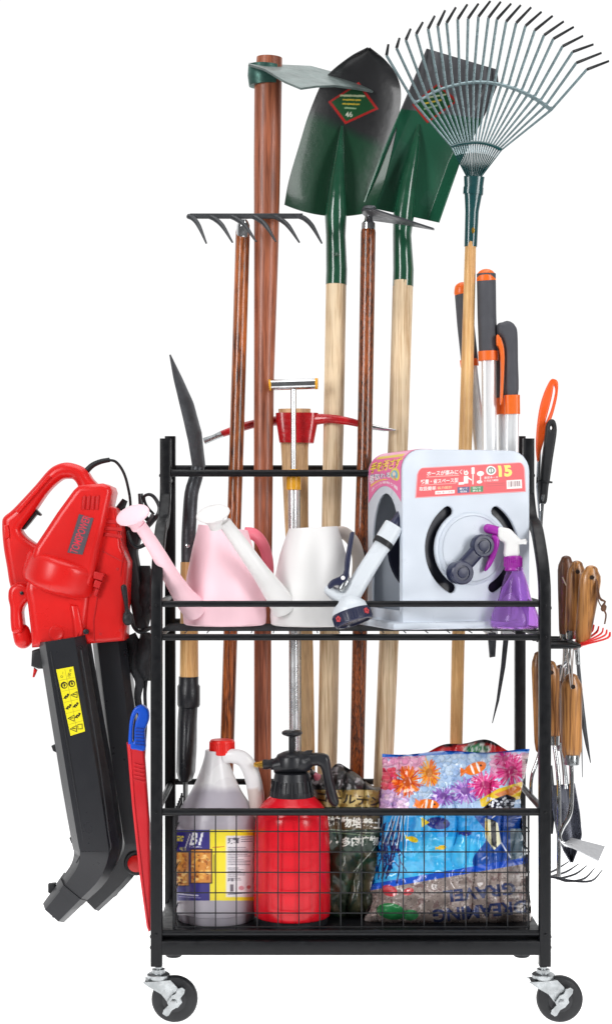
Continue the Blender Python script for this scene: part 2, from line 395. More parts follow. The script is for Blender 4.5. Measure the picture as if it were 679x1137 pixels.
_t = _N.new('ShaderNodeBsdfTranslucent'); _t.inputs['Color'].default_value = (.95, .95, .95, 1); _m = _N.new('ShaderNodeMixShader'); _m.inputs[0].default_value = .5  # translucent share lets the added lamp underneath whiten the floor
_L.new(_b.outputs[0], _m.inputs[1]); _L.new(_t.outputs[0], _m.inputs[2]); _L.new(_m.outputs[0], _N['Material Output'].inputs['Surface'])
# ------------------------------------------------------------------ setting
m = MB(); R0 = 1.6; ring = [(R0 * math.cos(2 * math.pi * i / 96), .35 + R0 * math.sin(2 * math.pi * i / 96), 0) for i in range(96)]
m.add(ring, [tuple(range(96))])
fl = m.build('floor', FLOORM); fl['kind'] = 'structure'
# ------------------------------------------------------------------ the rack
def Zf(py): return ZC + (HZ - py) / K
XL, XR = (174 - XC) / K, (604 - XC) / K
YU, YB = .18, .285                         # depth of the upper front posts and of the rear posts
SQ = rsquare(.3); PH = .0093
rack = thing('storage_rack', ((XL + XR) / 2, .14, 0), 'black metal rolling rack of square tube with rails, wire basket and front casters', 'tool rack')
def post(X):
    pts = [(X, 0, Zf(1072)), (X, 0, Zf(800)), (X, 0, Zf(664)), (X, .004, Zf(648)), (X, .028, Zf(622)), (X, .085, Zf(588)), (X, .140, ZC + 12 * s(.14)), (X, .172, ZC + 34 * s(.17)), (X, YU, ZC + 50 * s(YU)), (X, YU, ZC + 103 * s(YU))]
    pp = [pts[0], pts[1]] + [tuple(v) for v in catmull(pts[2:], 5)]
    return MB().sweep(pp, PH, sect=SQ, ref=(1, 0, 0))
for X in (XL, XR):
    post(X).build('post', BLACK, rack, angle=50)
    o = MB().tube((X, YB, .037), (X, YB, ZC + 105.5 * s(YB)), PH, sect=SQ, ref=(1, 0, 0)).build('post', BLACK, rack, angle=50)
    MB().lathe((X + (.006 if X < 0 else .003), YB, .0305), (0, 0, 1), [(0, .012), (.002, .0145), (.008, .0145), (.011, .011)], 20).build('foot', RUBBER, rack)
    # joint rivets on the posts
    for z in (Zf(672), Zf(707), Zf(901), Zf(1036)): MB().lathe((X, -PH - .0005, z), (0, -1, 0), [(0, .0022), (.0012, .0018), (.0016, .0006)], 8).build('rivet', BLACK, rack)
    sg = -1 if X < 0 else 1
    for z in (Zf(675), Zf(1040), Zf(1052)): MB().lathe((X + sg * PH, 0, z), (sg, 0, 0), [(0, .003), (.0015, .0024), (.002, .0008)], 8).build('rivet', BLACK, rack)
    MB().lathe((X + sg * PH, YU, ZC + 62 * s(YU)), (sg, 0, 0), [(0, .003), (.0015, .0024), (.002, .0008)], 8).build('rivet', BLACK, rack)
def rail(name, y, z, r=.0055, x0=XL, x1=XR):
    e = PH - .001
    return MB().tube((x0 + e, y, z), (x1 - e, y, z), r, 14).build(name, BLACK, rack)
rail('shelf_rail', 0, Zf(670.5), .0051); rail('shelf_rail', 0, Zf(707.5), .0053)
rail('basket_rail', 0, Zf(901.5), .0060); rail('basket_rail', -.001, Zf(1035.5), .0050)
rail('top_bar', YU, ZC + 64.5 * s(YU), .0061); rail('top_bar', YB, ZC + 70 * s(YB), .0058)
rail('rear_rail', YB, ZC - 100 * s(YB), .0055); rail('rear_rail', YB, ZC - 278 * s(YB), .0055)
MB().box(((XL + XR) / 2, 0, Zf(1051.5)), (XR - XL - 2 * PH + .002, .018, 15.5 / K), None, .0015).build('base_beam', BLACK, rack)
MB().box(((XL + XR) / 2, YB, Zf(1051.5)), (XR - XL - 2 * PH + .002, .018, 15.5 / K), None, .0015).build('base_beam', BLACK, rack)
ZT = Zf(1037)
m = MB(); m.box(((XL + XR) / 2, (YB) / 2, ZT - .002), (XR - XL - .004, YB - .022, .0036), None, .001)
for yy_ in (.0125, YB - .0125): m.box(((XL + XR) / 2, yy_, ZT - .009), (XR - XL - .008, .0016, .0175), None, 0)
for k in range(9): m.box((XL + (XR - XL) * (k + .5) / 9, YB / 2, ZT - .0055), (.012, YB - .03, .004), None, .001)
m.build('bottom_tray', BLACK, rack)
for X in (XL, XR):
    sg = -1 if X < 0 else 1
    for z in (Zf(901.5), Zf(707.5), Zf(1051)): MB().tube((X, PH, z), (X, YB - PH, z), .0055 if z > .2 else .009, 12).build('side_rail', BLACK, rack)
    MB().tube((X, PH, Zf(671)), (X, YB - PH, Zf(671)), .005, 12).build('side_rail', BLACK, rack)
    MB().tube((X, YU + PH, ZC + 58 * s(YU)), (X, YB - PH, ZC + 58 * s(YU)), .0055, 12).build('side_rail', BLACK, rack)
# wire shelf and basket panels
ZSH = Zf(700)
m = MB()
for k in range(8): m.tube((XL + .004, .012 + k * .0265, ZSH - .001), (XR - .004, .012 + k * .0265, ZSH - .001), .0009, 6)
for k in range(18): m.tube((XL + .01 + k * (XR - XL - .02) / 17, .002, ZSH - .004), (XL + .01 + k * (XR - XL - .02) / 17, .2, ZSH - .004), .0009, 6)
m.tube((XL + .006, .2, ZSH - .004), (XR - .006, .2, ZSH - .004), .0014, 8)
m.build('wire_shelf', WIRE, rack)
for sx in (.06, .5): MB().tube((XL + sx, .2, ZSH - .006), (XL + sx, YB - .004, ZC - 102 * s(YB)), .0025, 8).build('shelf_brace', WIRE, rack)
m = MB(); r = .00105; yy = .010
xs = [(193 + k * 23.12 - XC) / K * s(yy) * K for k in range(18)]
zt = ZC - (901 - HZ) * s(yy); zb = ZC - (1035 - HZ) * s(yy)
for i, x in enumerate(xs): m.tube((x, yy, zb), (x, yy, zt), r * (1.9 if i in (0, 17) else 1), 6)
for y in (923, 945.7, 968.3, 991, 1013.5, 1029): m.tube((xs[0], yy - .0018, ZC - (y - HZ) * s(yy)), (xs[-1], yy - .0018, ZC - (y - HZ) * s(yy)), r, 6)
m.build('basket_front_panel', WIRE, rack)
for x in (xs[0], xs[-1]):
    m = MB()
    for k in range(8): m.tube((x, .012 + k * .026, zb), (x, .012 + k * .026, zt), r * (1.7 if k == 7 else 1), 6)
    for y in (905, 923, 945.7, 968.3, 991, 1013.5, 1029): m.tube((x + .0018, .01, ZC - (y - HZ) * s(yy)), (x + .0018, .196, ZC - (y - HZ) * s(yy)), r, 6)
    m.build('basket_side_panel', WIRE, rack)
# side tool holder (right) and hooks
xh = XR + PH
m = MB(); za = Zf(718)
m.sweep([(xh, .012, za), (xh + .042, .012, za), (xh + .048, .018, za), (xh + .048, .1, za), (xh + .048, .19, za), (xh + .042, .196, za), (xh, .196, za)], .0045, 10)
for k in range(1, 4): m.tube((xh, .012 + k * .046, za), (xh + .046, .012 + k * .046, za), .003, 8)
m.build('tool_holder', BLACK, rack)
def hook(p, dx, n=1):
    m = MB(); p = Vector(p)
    m.sweep([p, p + Vector((dx * .35, 0, -.004)), p + Vector((dx * .75, 0, -.012)), p + Vector((dx, 0, -.004)), p + Vector((dx * 1.12, 0, .012))], .0035, 8, sm=4, cap='round')
    return m.build('hook', BLACK, rack)
for y, z in ((.10, Zf(600)), (.15, Zf(700))): hook((XL - PH * .6, y, z), -.045)
# caster: built once, then copied
def caster(X):
    org = Vector((X, 0, 0)); W = Vector((20 / K, 0, 26.3 / K)); wr = 25.6 / K
    prof = lambda w, r: [(-w, r * .55), (-w, r * .86), (-w * .8, r * .95), (-w * .35, r), (w * .35, r), (w * .8, r * .95), (w, r * .86), (w, r * .55)]
    m = MB(); m.lathe(org + W, (0, -1, 0), prof(.0105, wr), 48)
    wh = m.build('wheel', RUBBER, rack)
    m = MB(); m.lathe(org + W, (0, -1, 0), [(-.0108, .004), (-.0108, wr * .5), (-.0085, wr * .62), (.0085, wr * .62), (.0108, wr * .5), (.0125, wr * .28), (.0125, .004)], 32)
    m.build('hub', BLKPL, wh)
    m = MB(); m.lathe(org + Vector((2 / K, 0, 52 / K)), (0, 0, 1), [(-.004, .004), (-.004, .0175), (-.001, .0185), (.002, .0185), (.004, .016), (.0045, .011), (.0105, .0105), (.011, .006), (.014, .006)], 24)
    fk = m.build('swivel', STEEL, rack)
    m = MB()
    a = [(-15, 47), (16, 49.5), (24, 41), (29, 25), (24, 19), (17, 20), (6, 34), (-8, 42)]
    for sg in (-1, 1):
        bm_pts = [(X + x / K, z / K) for x, z in a]
        V = [(x, sg * .0145 + d * .0012, z) for d in (-1, 1) for x, z in bm_pts]; n = len(a)
        m.add(V, [tuple(range(n)), tuple(reversed(range(n, 2 * n)))] + [(i, i + n, (i + 1) % n + n, (i + 1) % n) for i in range(n)])
    m.box((X + 1 / K, 0, 47.5 / K), (.040, .031, .0025), Matrix.Rotation(-.06, 3, 'Y'), .001)
    m.tube(org + W + Vector((0, -.019, 0)), org + W + Vector((0, .019, 0)), .004, 12)
    m.build('fork', STEEL, rack)
    m = MB(); q = org + W + Vector((0, -.018, 0))
    ax = Vector((11, 0, 16)).normalized(); sd = Vector((ax.z, 0, -ax.x))
    o2 = [(-17, -3.2), (-13, -4.5), (-6, -3), (-4, -6), (5, -6), (9, -3.6), (15, -4.6), (19, -2), (19, 2), (15, 3.8), (8, 3.4), (4, 5.6), (-4, 5.2), (-8, 3.2), (-15, 3.6), (-17, 2)]
    V = [q + ax * (u / K) + sd * (v / K) + Vector((0, -d * .0045 - .0016 * abs(u) / 17 * (1 if u > 0 else .4), 0)) for d in (0, 1) for u, v in o2]; n = len(o2)
    m.add(V, [tuple(range(n)), tuple(reversed(range(n, 2 * n)))] + [(i, i + n, (i + 1) % n + n, (i + 1) % n) for i in range(n)])
    m.lathe(q + Vector((0, -.004, 0)), (0, -1, 0), [(0, .0055), (.004, .0055), (.0045, .003)], 6)
    m.build('brake_lever', STEEL, rack)
caster(XL); caster(XR - 3.5 / K)
# ------------------------------------------------------------------ long tools standing behind the shelf
YH = .232
def handle(pts, rad, mat, name='handle', parent=None, seg=18, cap='round', e=1.0):
    """pts (px, py, Y); rad in photo px"""
    q = [P(*p) for p in pts]; r = lerplist(rad, len(q))
    rr = [(a * s(p[2]), a * s(p[2]) * e) for a, p in zip(r, pts)]
    return MB().sweep([q[i] for i in range(len(q))], rr, seg, ref=(1, 0, 0), cap=cap).build(name, mat, parent)
def foot_of(px, Y): return (P(px, 590, Y).x, Y, ZT)
def yt(Y): return HZ + (ZC - ZT) / s(Y) - 1.0
# garden rake with six bent tines
t = thing('garden_rake', foot_of(247, .228), 'six-tined dark iron rake with a glossy brown wooden handle, head up', 'rake', 'long-handled tools standing in the rack')
handle([(269.5, 258, .225), (263, 480, .225), (256, 700, .228), (247, yt(.23), .23)], [8, 8, 7.8, 7.8], W_RAKE, 'handle', t)
m = MB(); m.lathe(P(269.6, 262, .224), P(270.3, 240, .206) - P(269.6, 262, .224), [(0, .0118), (.02, .0112), (.026, .0085), (.031, .005)], 20); m.build('ferrule', CHROME, t)
m = MB(); m.tube(P(211, 240, .203), P(336, 240, .203), .0043, 8, sect=rsquare(.35)); hb = m.build('head_bar', IRON, t)
for a, b in (((211, 240), (229, 270)), ((235, 240.5), (258, 269)), ((259, 240.5), (284, 268)), ((283, 240.5), (306, 268)), ((307, 240.5), (332, 269)), ((335, 240.5), (357, 270))):
    mid = ((a[0] * .55 + b[0] * .45) + 2, a[1] * .55 + b[1] * .45 - 4)
    MB().sweep([P(a[0] - 2, a[1], .203), P(a[0] + 4, a[1] + 3, .195), P(mid[0], mid[1] + 2, .18), P(b[0], b[1], .145)], [.0045, .0045, .004, .0016], 8, sm=4).build('tine', IRON, t)
# heavy hoe with thick reddish handle
t = thing('heavy_hoe', foot_of(292, .235), 'heavy digging hoe with broad grey blade and thick reddish brown wooden handle', 'hoe', 'long-handled tools standing in the rack')
handle([(299, 64, .235), (297.5, 96, .235), (296.5, 180, .235), (295.5, 275, .235), (293, 417, .235), (292.5, 480, .235), (291.5, 712, .235), (291.5, yt(.235), .235)], [14.2, 15.2, 14.8, 13.6, 11.2, 10.8, 9.6, 9.6], W_RED, 'handle', t, 22, 'flat', .8)
m = MB(); q = [P(293.5, 95, .235), P(293, 84, .235), P(293.5, 73, .235)]
m.sweep(q, [(17.2 * s(.235), 15 * s(.235)), (18.2 * s(.235), 15.5 * s(.235)), (18 * s(.235), 15 * s(.235))], 20, ref=(1, 0, 0))
cl = m.build('eye_collar', pm('worn_green_steel', c(56, 92, 84), rough=.4, metal=.4, var=.4, vscale=60, bump=.4, bscale=60), t)
back = [(276, 69.5, .26), (300, 71, .27), (345, 73, .275), (378, 82, .27), (414, 101, .235)]
front = [(276, 71, .19), (294, 76.5, .16), (316, 90, .115), (334, 97.5, .08), (335, 98, .08)]
endp = [(334, 97.5, .08), (352, 95, .11), (372, 94.5, .15), (395, 97.5, .2), (414, 101, .235)]
def hoe_f(u, v):
    if u < .5:
        k = u * 2; b0 = interp([(i / 4, back[i]) for i in range(5)], k); f0 = interp([(0, front[0]), (.3, front[1]), (.65, front[2]), (1, front[3])], k)
    b0 = interp([(i / 4, back[i]) for i in range(5)], u); f0 = interp([(0, front[0]), (.35, front[1]), (.7, front[2]), (1, front[3])], u)
    e0 = interp([(i / 4, endp[i]) for i in range(5)], v)
    lin = tuple(x + (y - x) * v for x, y in zip(f0, b0)); k = u ** 4
    e1 = tuple(x + (y - x) * v for x, y in zip(front[3], back[4]))
    return P(*(a + (b - d) * k for a, b, d in zip(lin, e0, e1)))
MB().sheet(hoe_f, 24, 12, .0035).build('blade', pm('worn_grey_steel', c(112, 124, 122), rough=.42, metal=.6, var=.25, vscale=30, bump=.2, bscale=80), t)
# shovels
def blade_grid(left, right, Yf, sag, nu, nv, canvas, mat, parent, th=.0022):
    def f(u, v):
        l = polyat(left, v); r = polyat(right, v); px = l[0] + (r[0] - l[0]) * u; py = l[1] + (r[1] - l[1]) * u
        py += sag * (1 - (2 * u - 1) ** 2) * (1 - v) ** 6
        return P(px, py, Yf(u, v))
    return MB().sheet(f, nu, nv, th, lambda v: canvas.at(*proj(v))).build('blade', mat, parent, angle=60)
PAINT = printed('shovel_enamel', rough=.32, coat=.22, bump=.12, bscale=60, spec=.3)
def sticker(cv, A, B, C_, D_):
    cx = (A[0] + C_[0]) / 2; cy = (A[1] + C_[1]) / 2
    cv.poly([A, B, C_, D_], (176, 36, 34))
    sh = lambda p, k: (cx + (p[0] - cx) * k, cy + (p[1] - cy) * k)
    cv.poly([sh(p, .86) for p in (A, B, C_, D_)], (26, 78, 44))
t = thing('round_point_shovel', foot_of(360, .25), 'dark green round-point shovel standing blade up, with red-edged diamond sticker', 'shovel', 'long-handled tools standing in the rack')
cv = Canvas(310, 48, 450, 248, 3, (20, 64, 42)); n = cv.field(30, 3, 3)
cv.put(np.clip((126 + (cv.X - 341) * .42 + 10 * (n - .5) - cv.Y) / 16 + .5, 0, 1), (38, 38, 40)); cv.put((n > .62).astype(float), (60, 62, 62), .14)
sticker(cv, (398, 91), (420, 121), (383, 138), (364, 113))
for k, (w, col) in enumerate(((26, (190, 200, 160)), (19, (206, 176, 60)), (18, (206, 176, 60)), (12, (150, 180, 140)))):
    cx, cy = 391 - k * .8, 106 + k * 4.6
    cv.line([(cx - w / 2, cy), (cx + w / 2, cy + .6)], 1.6 if k else 2.2, col)
cv.text('46', 387, 127, 6, (214, 214, 196), 3, .02); cv.done()
lf = [(316, 227), (321, 200), (333, 159), (343, 126.6), (356.5, 94), (368, 79.5), (390, 63), (408.6, 53.5)]
rt = [(414, 234), (425, 205), (434, 170), (441, 135), (444.5, 105), (440, 85), (427, 67.7), (409.2, 53.5)]
lf = [(v.x, v.y) for v in catmull([(a, b, 0) for a, b in lf], 6)]; rt = [(v.x, v.y) for v in catmull([(a, b, 0) for a, b in rt], 6)]
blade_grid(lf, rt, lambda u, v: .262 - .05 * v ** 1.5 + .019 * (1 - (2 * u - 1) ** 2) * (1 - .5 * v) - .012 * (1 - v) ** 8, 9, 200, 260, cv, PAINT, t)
m = MB(); 
m.sweep([P(379.5, 140, .258), P(377, 170, .25), P(374, 205, .245), P(372.5, 240, .243), P(372.5, 262, .245), P(373.5, 300, .245), P(373, 316, .245)],
        [(1.5 * s(.25), .002), (5 * s(.25), .008), (8.6 * s(.25), .014), (12.2 * s(.25), .018), (11 * s(.25), .018), (11.8 * s(.25), .018), (11.8 * s(.25), .018)], 20, ref=(1, 0, 0))
for y in (285,): m.lathe(P(373, y, .25) + Vector((0, -.0255, 0)), (0, -1, 0), [(0, .004), (.002, .003), (.003, .001)], 10)
m.build('socket', GREENPT, t)
handle([(373, 311, .245), (370, 480, .25), (367.5, 580, .253), (364, 800, .255), (360, yt(.255), .255)], [11.3, 11.3, 10.6, 11, 10.5], W_PALE, 'handle', t, 20)
t = thing('square_shovel', foot_of(420, .24), 'green square-mouth shovel standing blade up behind the fan rake', 'shovel', 'long-handled tools standing in the rack')
cv = Canvas(395, 45, 560, 255, 3, (34, 92, 68)); n = cv.field(40, 3, 5)
cv.put(((cv.Y < 121 + (cv.X - 445) * .12)).astype(float), (92, 91, 95)); cv.put((n > .6).astype(float), (110, 112, 114), .12)
sticker(cv, (486, 92), (508, 112), (474, 137), (457, 116))
for k, (w, col) in enumerate(((24, (190, 200, 160)), (18, (206, 176, 60)), (14, (150, 180, 140)))): cv.line([(482 - k * 2 - w / 2, 109 + k * 6), (482 - k * 2 + w / 2, 105 + k * 6)], 1.8, col)
cv.done()
lf = [(403, 229), (425, 170), (446, 121), (474, 54)]; rt = [(486, 247), (509, 181), (538, 125), (552, 92), (550.5, 77)]
def sqY(u, v):
    fl_ = max(0, abs(u - .5) - .36) / .14
    return .292 - .07 * v - .028 * fl_ ** 1.5 * (1 - .75 * v) + .010 * (1 - (2 * u - 1) ** 2)
blade_grid(lf, rt, sqY, 0, 180, 220, cv, PAINT, t)
m = MB()
m.sweep([P(465, 138, .262), P(459, 170, .262), P(452.5, 205, .262), P(447.5, 240, .262), P(446, 262, .258), P(447.5, 300, .25), P(447, 318, .25)],
        [(1.5 * s(.25), .002), (6 * s(.25), .010), (9.5 * s(.25), .016), (11.8 * s(.25), .019), (10.4 * s(.25), .018), (11.6 * s(.25), .018), (11.6 * s(.25), .018)], 20, ref=(1, 0, 0))
m.build('socket', GREENPT, t)
handle([(447, 312, .25), (442, 480, .248), (431, 720, .245), (425.5, 850, .243), (420, yt(.24), .24)], [11.4, 11, 10.8, 10.6, 10.4], W_PALE, 'handle', t, 20)
# narrow hoe with dark speckled handle
t = thing('draw_hoe', foot_of(393, .2), 'narrow hoe with dark speckled brown handle between the two pale shovel handles', 'hoe', 'long-handled tools standing in the rack')
handle([(408.5, 258, .205), (404.5, 500, .203), (402, 580, .203), (397, 800, .203), (393, yt(.203), .203)], [8.3, 8.3, 8.4, 8, 7.8], W_HOE, 'handle', t)
m = MB(); m.lathe(P(408.5, 262, .205), P(408.9, 240, .205) - P(408.5, 262, .205), [(0, .0122), (.022, .0116), (.026, .0075), (.034, .006)], 20); m.build('ferrule', CHROME, t)
def hoe2(u, v):
    a = interp([(0, (403, 232)), (.2, (414, 231)), (1, (481, 253))], u); b = interp([(0, (403, 236)), (.15, (410, 243)), (.6, (448, 248)), (1, (482, 254))], u)
    return P(a[0] + (b[0] - a[0]) * v, a[1] + (b[1] - a[1]) * v, .235 - .09 * (1 - v) * (1 - .3 * u) - .03 * u)
MB().sheet(hoe2, 20, 8, .003).build('blade', DKSTEEL, t)
m = MB(); m.sweep([P(403, 234, .19), P(406, 230, .185), P(415, 230.5, .18)], .0035, 8, sm=3, cap='round'); m.build('blade_curl', DKSTEEL, t)
# fan rake
t = thing('fan_rake', foot_of(501, .25), 'wire-tined teal fan leaf rake with pale wooden handle, tallest of the tools', 'rake', 'long-handled tools standing in the rack')
handle([(522, 266, .245), (516.5, 480, .248), (508, 720, .252), (506, 825, .254), (501, yt(.255), .255)], [6.2, 7.4, 7.2, 7, 6.8], W_YEL, 'handle', t)
m = MB(); m.sweep([P(522, 274, .245), P(523.5, 235, .243), P(525, 214, .242), P(526, 196, .24)], [(7.2 * s(.24), .0095), (7.6 * s(.24), .0095), (10 * s(.24), .009), (11.5 * s(.24), .008)], 18, ref=(1, 0, 0))
m.sweep([P(524.6, 216, .242), P(525.2, 208, .242)], [(11.2 * s(.24), .0105)] * 2, 18, ref=(1, 0, 0)); so = m.build('ferrule', TEALDK, t)
MB().lathe(P(524, 257, .245) + Vector((0, -.0098, 0)), (0, -1, 0), [(0, .0035), (.0006, .0035), (.0009, .001)], 16, e=(.75, 1.6)).build('oval_badge', BRASS, so)
tips = [(75, 120), (105, 103), (135, 78), (168, 60), (200, 43), (228, 28), (257, 20), (288, 12), (318, 10), (350, 3), (378, 5), (406, 10), (432, 14), (460, 20), (488, 32), (518, 43), (548, 58), (575, 73), (600, 97), (628, 120), (650, 143), (670, 165)]
bends = [(70, 150), (97, 130), (122, 108), (150, 92), (182, 78), (208, 70), (232, 62), (262, 52), (290, 50), (318, 45), (345, 48), (368, 52), (393, 58), (420, 62), (445, 70), (470, 82), (495, 95), (520, 105), (545, 125), (572, 140), (582, 170), (610, 188)]
cvx = lambda q: (400 + q[0] / 2.434, q[1] / 2.434)
def arc(t_, pts): 
    return polyat(pts, t_)
A1 = [cvx(q) for q in ((245, 396), (270, 389), (312, 385), (350, 391), (380, 405))]
A2 = [cvx(q) for q in ((146, 279), (205, 246), (260, 229), (312, 222), (365, 226), (420, 242), (470, 266), (514, 297))]
for i, (tp, bd) in enumerate(zip(tips, bends)):
    f = i / 21; a = (400 + (286 + f * 40) / 2.434, 196); b = polyat(A1, f); d = polyat(A2, f); e_ = cvx(bd); g = cvx(tp)
    yo = .222 - .03 * abs(f - .5) ** 2
    m = MB(); m.sweep([P(a[0], a[1], .236 + .004 * (i % 2)), P(b[0], b[1], .228), P(d[0], d[1], yo - .004), P(e_[0], e_[1], yo - .012)], [(.0010, .0007), (.0012, .0016), (.0012, .0024), (.0012, .0025)], 8, ref=(0, 1, 0))
    tn = m.build('tine', TEAL, t)
    MB().sweep([P(a[0], a[1], .2345 + .004 * (i % 2)), P(a[0] * .3 + b[0] * .7, a[1] * .3 + b[1] * .7, .2285)], [(.0014, .0010), (.0014, .0012)], 8, ref=(0, 1, 0)).build('tine_root_shade', TEALDK, tn)  # darker pieces paint in the shade where the tines crowd together
    MB().sweep([P(e_[0], e_[1], yo - .012), P((e_[0] * .8 + g[0] * .2), e_[1] * .8 + g[1] * .2, yo - .014), P(g[0], g[1], yo - .045)], [(.0013, .0027), (.0013, .0027), (.0009, .002)], 8, ref=(0, 1, 0)).build('tine_tip', TIP, tn)
m = MB(); m.sweep([P(x, y, .222) for x, y in A1], (.0025, .003), 8, sm=4, ref=(0, 1, 0)); m.build('spreader', TEALDK, t)
m = MB(); m.sweep([P(x, y, .2135) for x, y in A2], (.0024, .0038), 8, sm=4, ref=(0, 1, 0))
for i in range(22):
    d = polyat(A2, i / 21); m.lathe(P(d[0], d[1] - 1.5, .214), (0, -1, 0), [(0, .0035), (.003, .003), (.0035, .001)], 8)
m.build('spreader', TEAL, t)
# pick mattock
t = thing('pick_mattock', foot_of(341, .25), 'red-headed pick mattock with short pale handle behind the shiny T-bar', 'pick', 'long-handled tools standing in the rack')
handle([(326.8, 454, .248), (327, 500, .25), (329, 580, .252), (336, 720, .252), (338, 830, .25), (341, yt(.25), .25)], [18, 15, 13.2, 11.5, 11.2, 11], W_PICK, 'handle', t, 22, 'flat', .62)
m = MB(); m.sweep([P(329.5, 459, .248), P(329.5, 466, .248), P(329, 492, .248)], [(23.5 * s(.25), .0225), (23.5 * s(.25), .0225), (19 * s(.25), .021)], 24, ref=(1, 0, 0), sect=rsquare(.55, 5))
m.sweep([P(345, 466, .24), P(365, 465, .228), P(385, 467.5, .222), P(400, 471, .222), P(414, 474.5, .222)], [(.0075, .011), (.0065, .008), (.0055, .007), (.005, .006), (.004, .005)], 14, ref=(0, 1, 0), sm=3)
m.sweep([P(312, 467, .255), P(290, 469, .272), P(268, 474.5, .275), P(246, 482, .275)], [(.012, .009), (.01, .0075), (.009, .0075), (.009, .006)], 14, ref=(0, 1, 0), sm=3)
hd = m.build('head', REDIRON, t)
m = MB(); m.sweep([P(413, 474.2, .222), P(425, 476.5, .222), P(439, 477.5, .222)], [(.0042, .0052), (.0036, .004), (.0012, .0012)], 12, ref=(0, 1, 0)); m.build('pick_point', CHROME, hd)
m = MB(); m.sweep([P(247, 481.6, .275), P(238, 485.5, .275), P(226.5, 490, .275)], [(.0088, .0062), (.0088, .0052), (.0088, .0062)], 12, ref=(0, 1, 0)); m.build('chisel_edge', STEEL, hd)
# stainless T handle puller
t = thing('weed_puller', foot_of(327.5, .205), 'shiny steel T-handled rod with amber collar standing before the pick', 'weeding tool', 'long-handled tools standing in the rack')
m = MB(); m.tube(P(300.5, 427.5, .205), P(350, 426, .198), 6.1 * s(.2), 20); tb = m.build('t_handle', CHROME, t)
MB().tube(P(298.4, 427.6, .205), P(300.8, 427.4, .205), 6.3 * s(.2), 20).build('end_cap', YELPL, tb)
MB().tube(P(349.5, 426, .1985), P(352.6, 426, .198), 6.3 * s(.2), 20).build('end_cap', YELPL, tb)
MB().tube(P(325.6, 429, .203), P(325.8, 540, .205), 3.1 * s(.2), 16).build('rod', CHROME, t)
MB().lathe(P(325.8, 544, .205), (0, 0, 1), [(0, 8 * s(.2)), (.001, 8.5 * s(.2)), (.030, 8.3 * s(.2)), (.033, 6 * s(.2)), (.036, 4 * s(.2))], 20).build('collar', YELPL, t)
MB().tube(P(325.8, 542, .205), P(327.5, yt(.205), .205), 6.1 * s(.2), 18).build('tube', pm('satin_steel', (.8, .81, .82), rough=.28, metal=.75, var=.05), t)
MB().tube(P(329.2, 542, .212), P(331.2, yt(.212) - 3, .212), 4.2 * s(.2), 14).build('inner_rod', STEEL, t)
# short D-handled shovel seen edge on, blade up
t = thing('short_shovel', foot_of(206, .22), 'short black-bladed shovel seen edge-on, blade up, with a yellow wooden shaft', 'shovel')
L_ = [(189, 393.5), (194, 422), (204, 464), (210, 490), (214.5, 518)]
R_ = [(189.6, 393.5), (202, 418.5), (215, 447), (224, 480), (228.3, 518)]
def edge_blade(u, v):
    l = interp([(0, L_[4]), (.2, L_[3]), (.45, L_[2]), (.75, L_[1]), (1, L_[0])], v); r = interp([(0, R_[4]), (.2, R_[3]), (.45, R_[2]), (.75, R_[1]), (1, R_[0])], v)
    w = interp([(0, .055), (.3, .06), (.6, .05), (.85, .028), (1, .002)], v)
    k = 2 * u - 1; x = l[0] + (r[0] - l[0]) * (1 - k * k); y = l[1] + (r[1] - l[1]) * (1 - k * k)
    return P(x, y, .225 + w * k * .55)
MB().sheet(edge_blade, 20, 30, .003).build('blade', DKSTEEL, t)
m = MB(); m.sweep([P(221, 512, .225), P(217.5, 530, .223), P(212.5, 548, .222), P(210.5, 575, .222), P(209.3, 600, .222), P(209.3, 628, .222)], [(7 * s(.22), .012), (7.6 * s(.22), .012), (7.8 * s(.22), .011), (8 * s(.22), .0115), (8.1 * s(.22), .0115), (8.2 * s(.22), .0115)], 18, ref=(1, 0, 0), sm=3)
so = m.build('socket', DKSTEEL, t)
MB().lathe(P(209, 606, .222) + Vector((0, -.0115, 0)), (0, -1, 0), [(0, .004), (.0015, .0035), (.0025, .001)], 12).build('rivet', CHROME, so)
handle([(209.4, 624, .222), (210, 700, .222), (210, 754, .222)], [9, 10, 10.4], W_YEL, 'shaft', t, 20, 'flat')
m = MB(); m.lathe(P(209.5, 785, .222), (0, 0, 1), [(0, 11.5 * s(.22)), (.004, 12.6 * s(.22)), (.036, 12.6 * s(.22)), (.040, 11 * s(.22)), (.053, 11 * s(.22))], 22)
m.sweep([P(209, 784, .222), P(208, 800, .222), P(207.5, 830, .222), P(206.5, 856, .222), P(206, 864, .222)], [(10.5 * s(.22), .014), (10.8 * s(.22), .03), (11 * s(.22), .048), (10.5 * s(.22), .05), (8 * s(.22), .046)], 20, ref=(1, 0, 0))
m.build('grip', BLKPL, t)
m = MB(); m.sweep([P(206, 866, .222), P(206, yt(.222) + .8, .222)], [(.004, .03), (.004, .03)], 10, ref=(1, 0, 0)); m.build('grip_end', BLKPL, t)
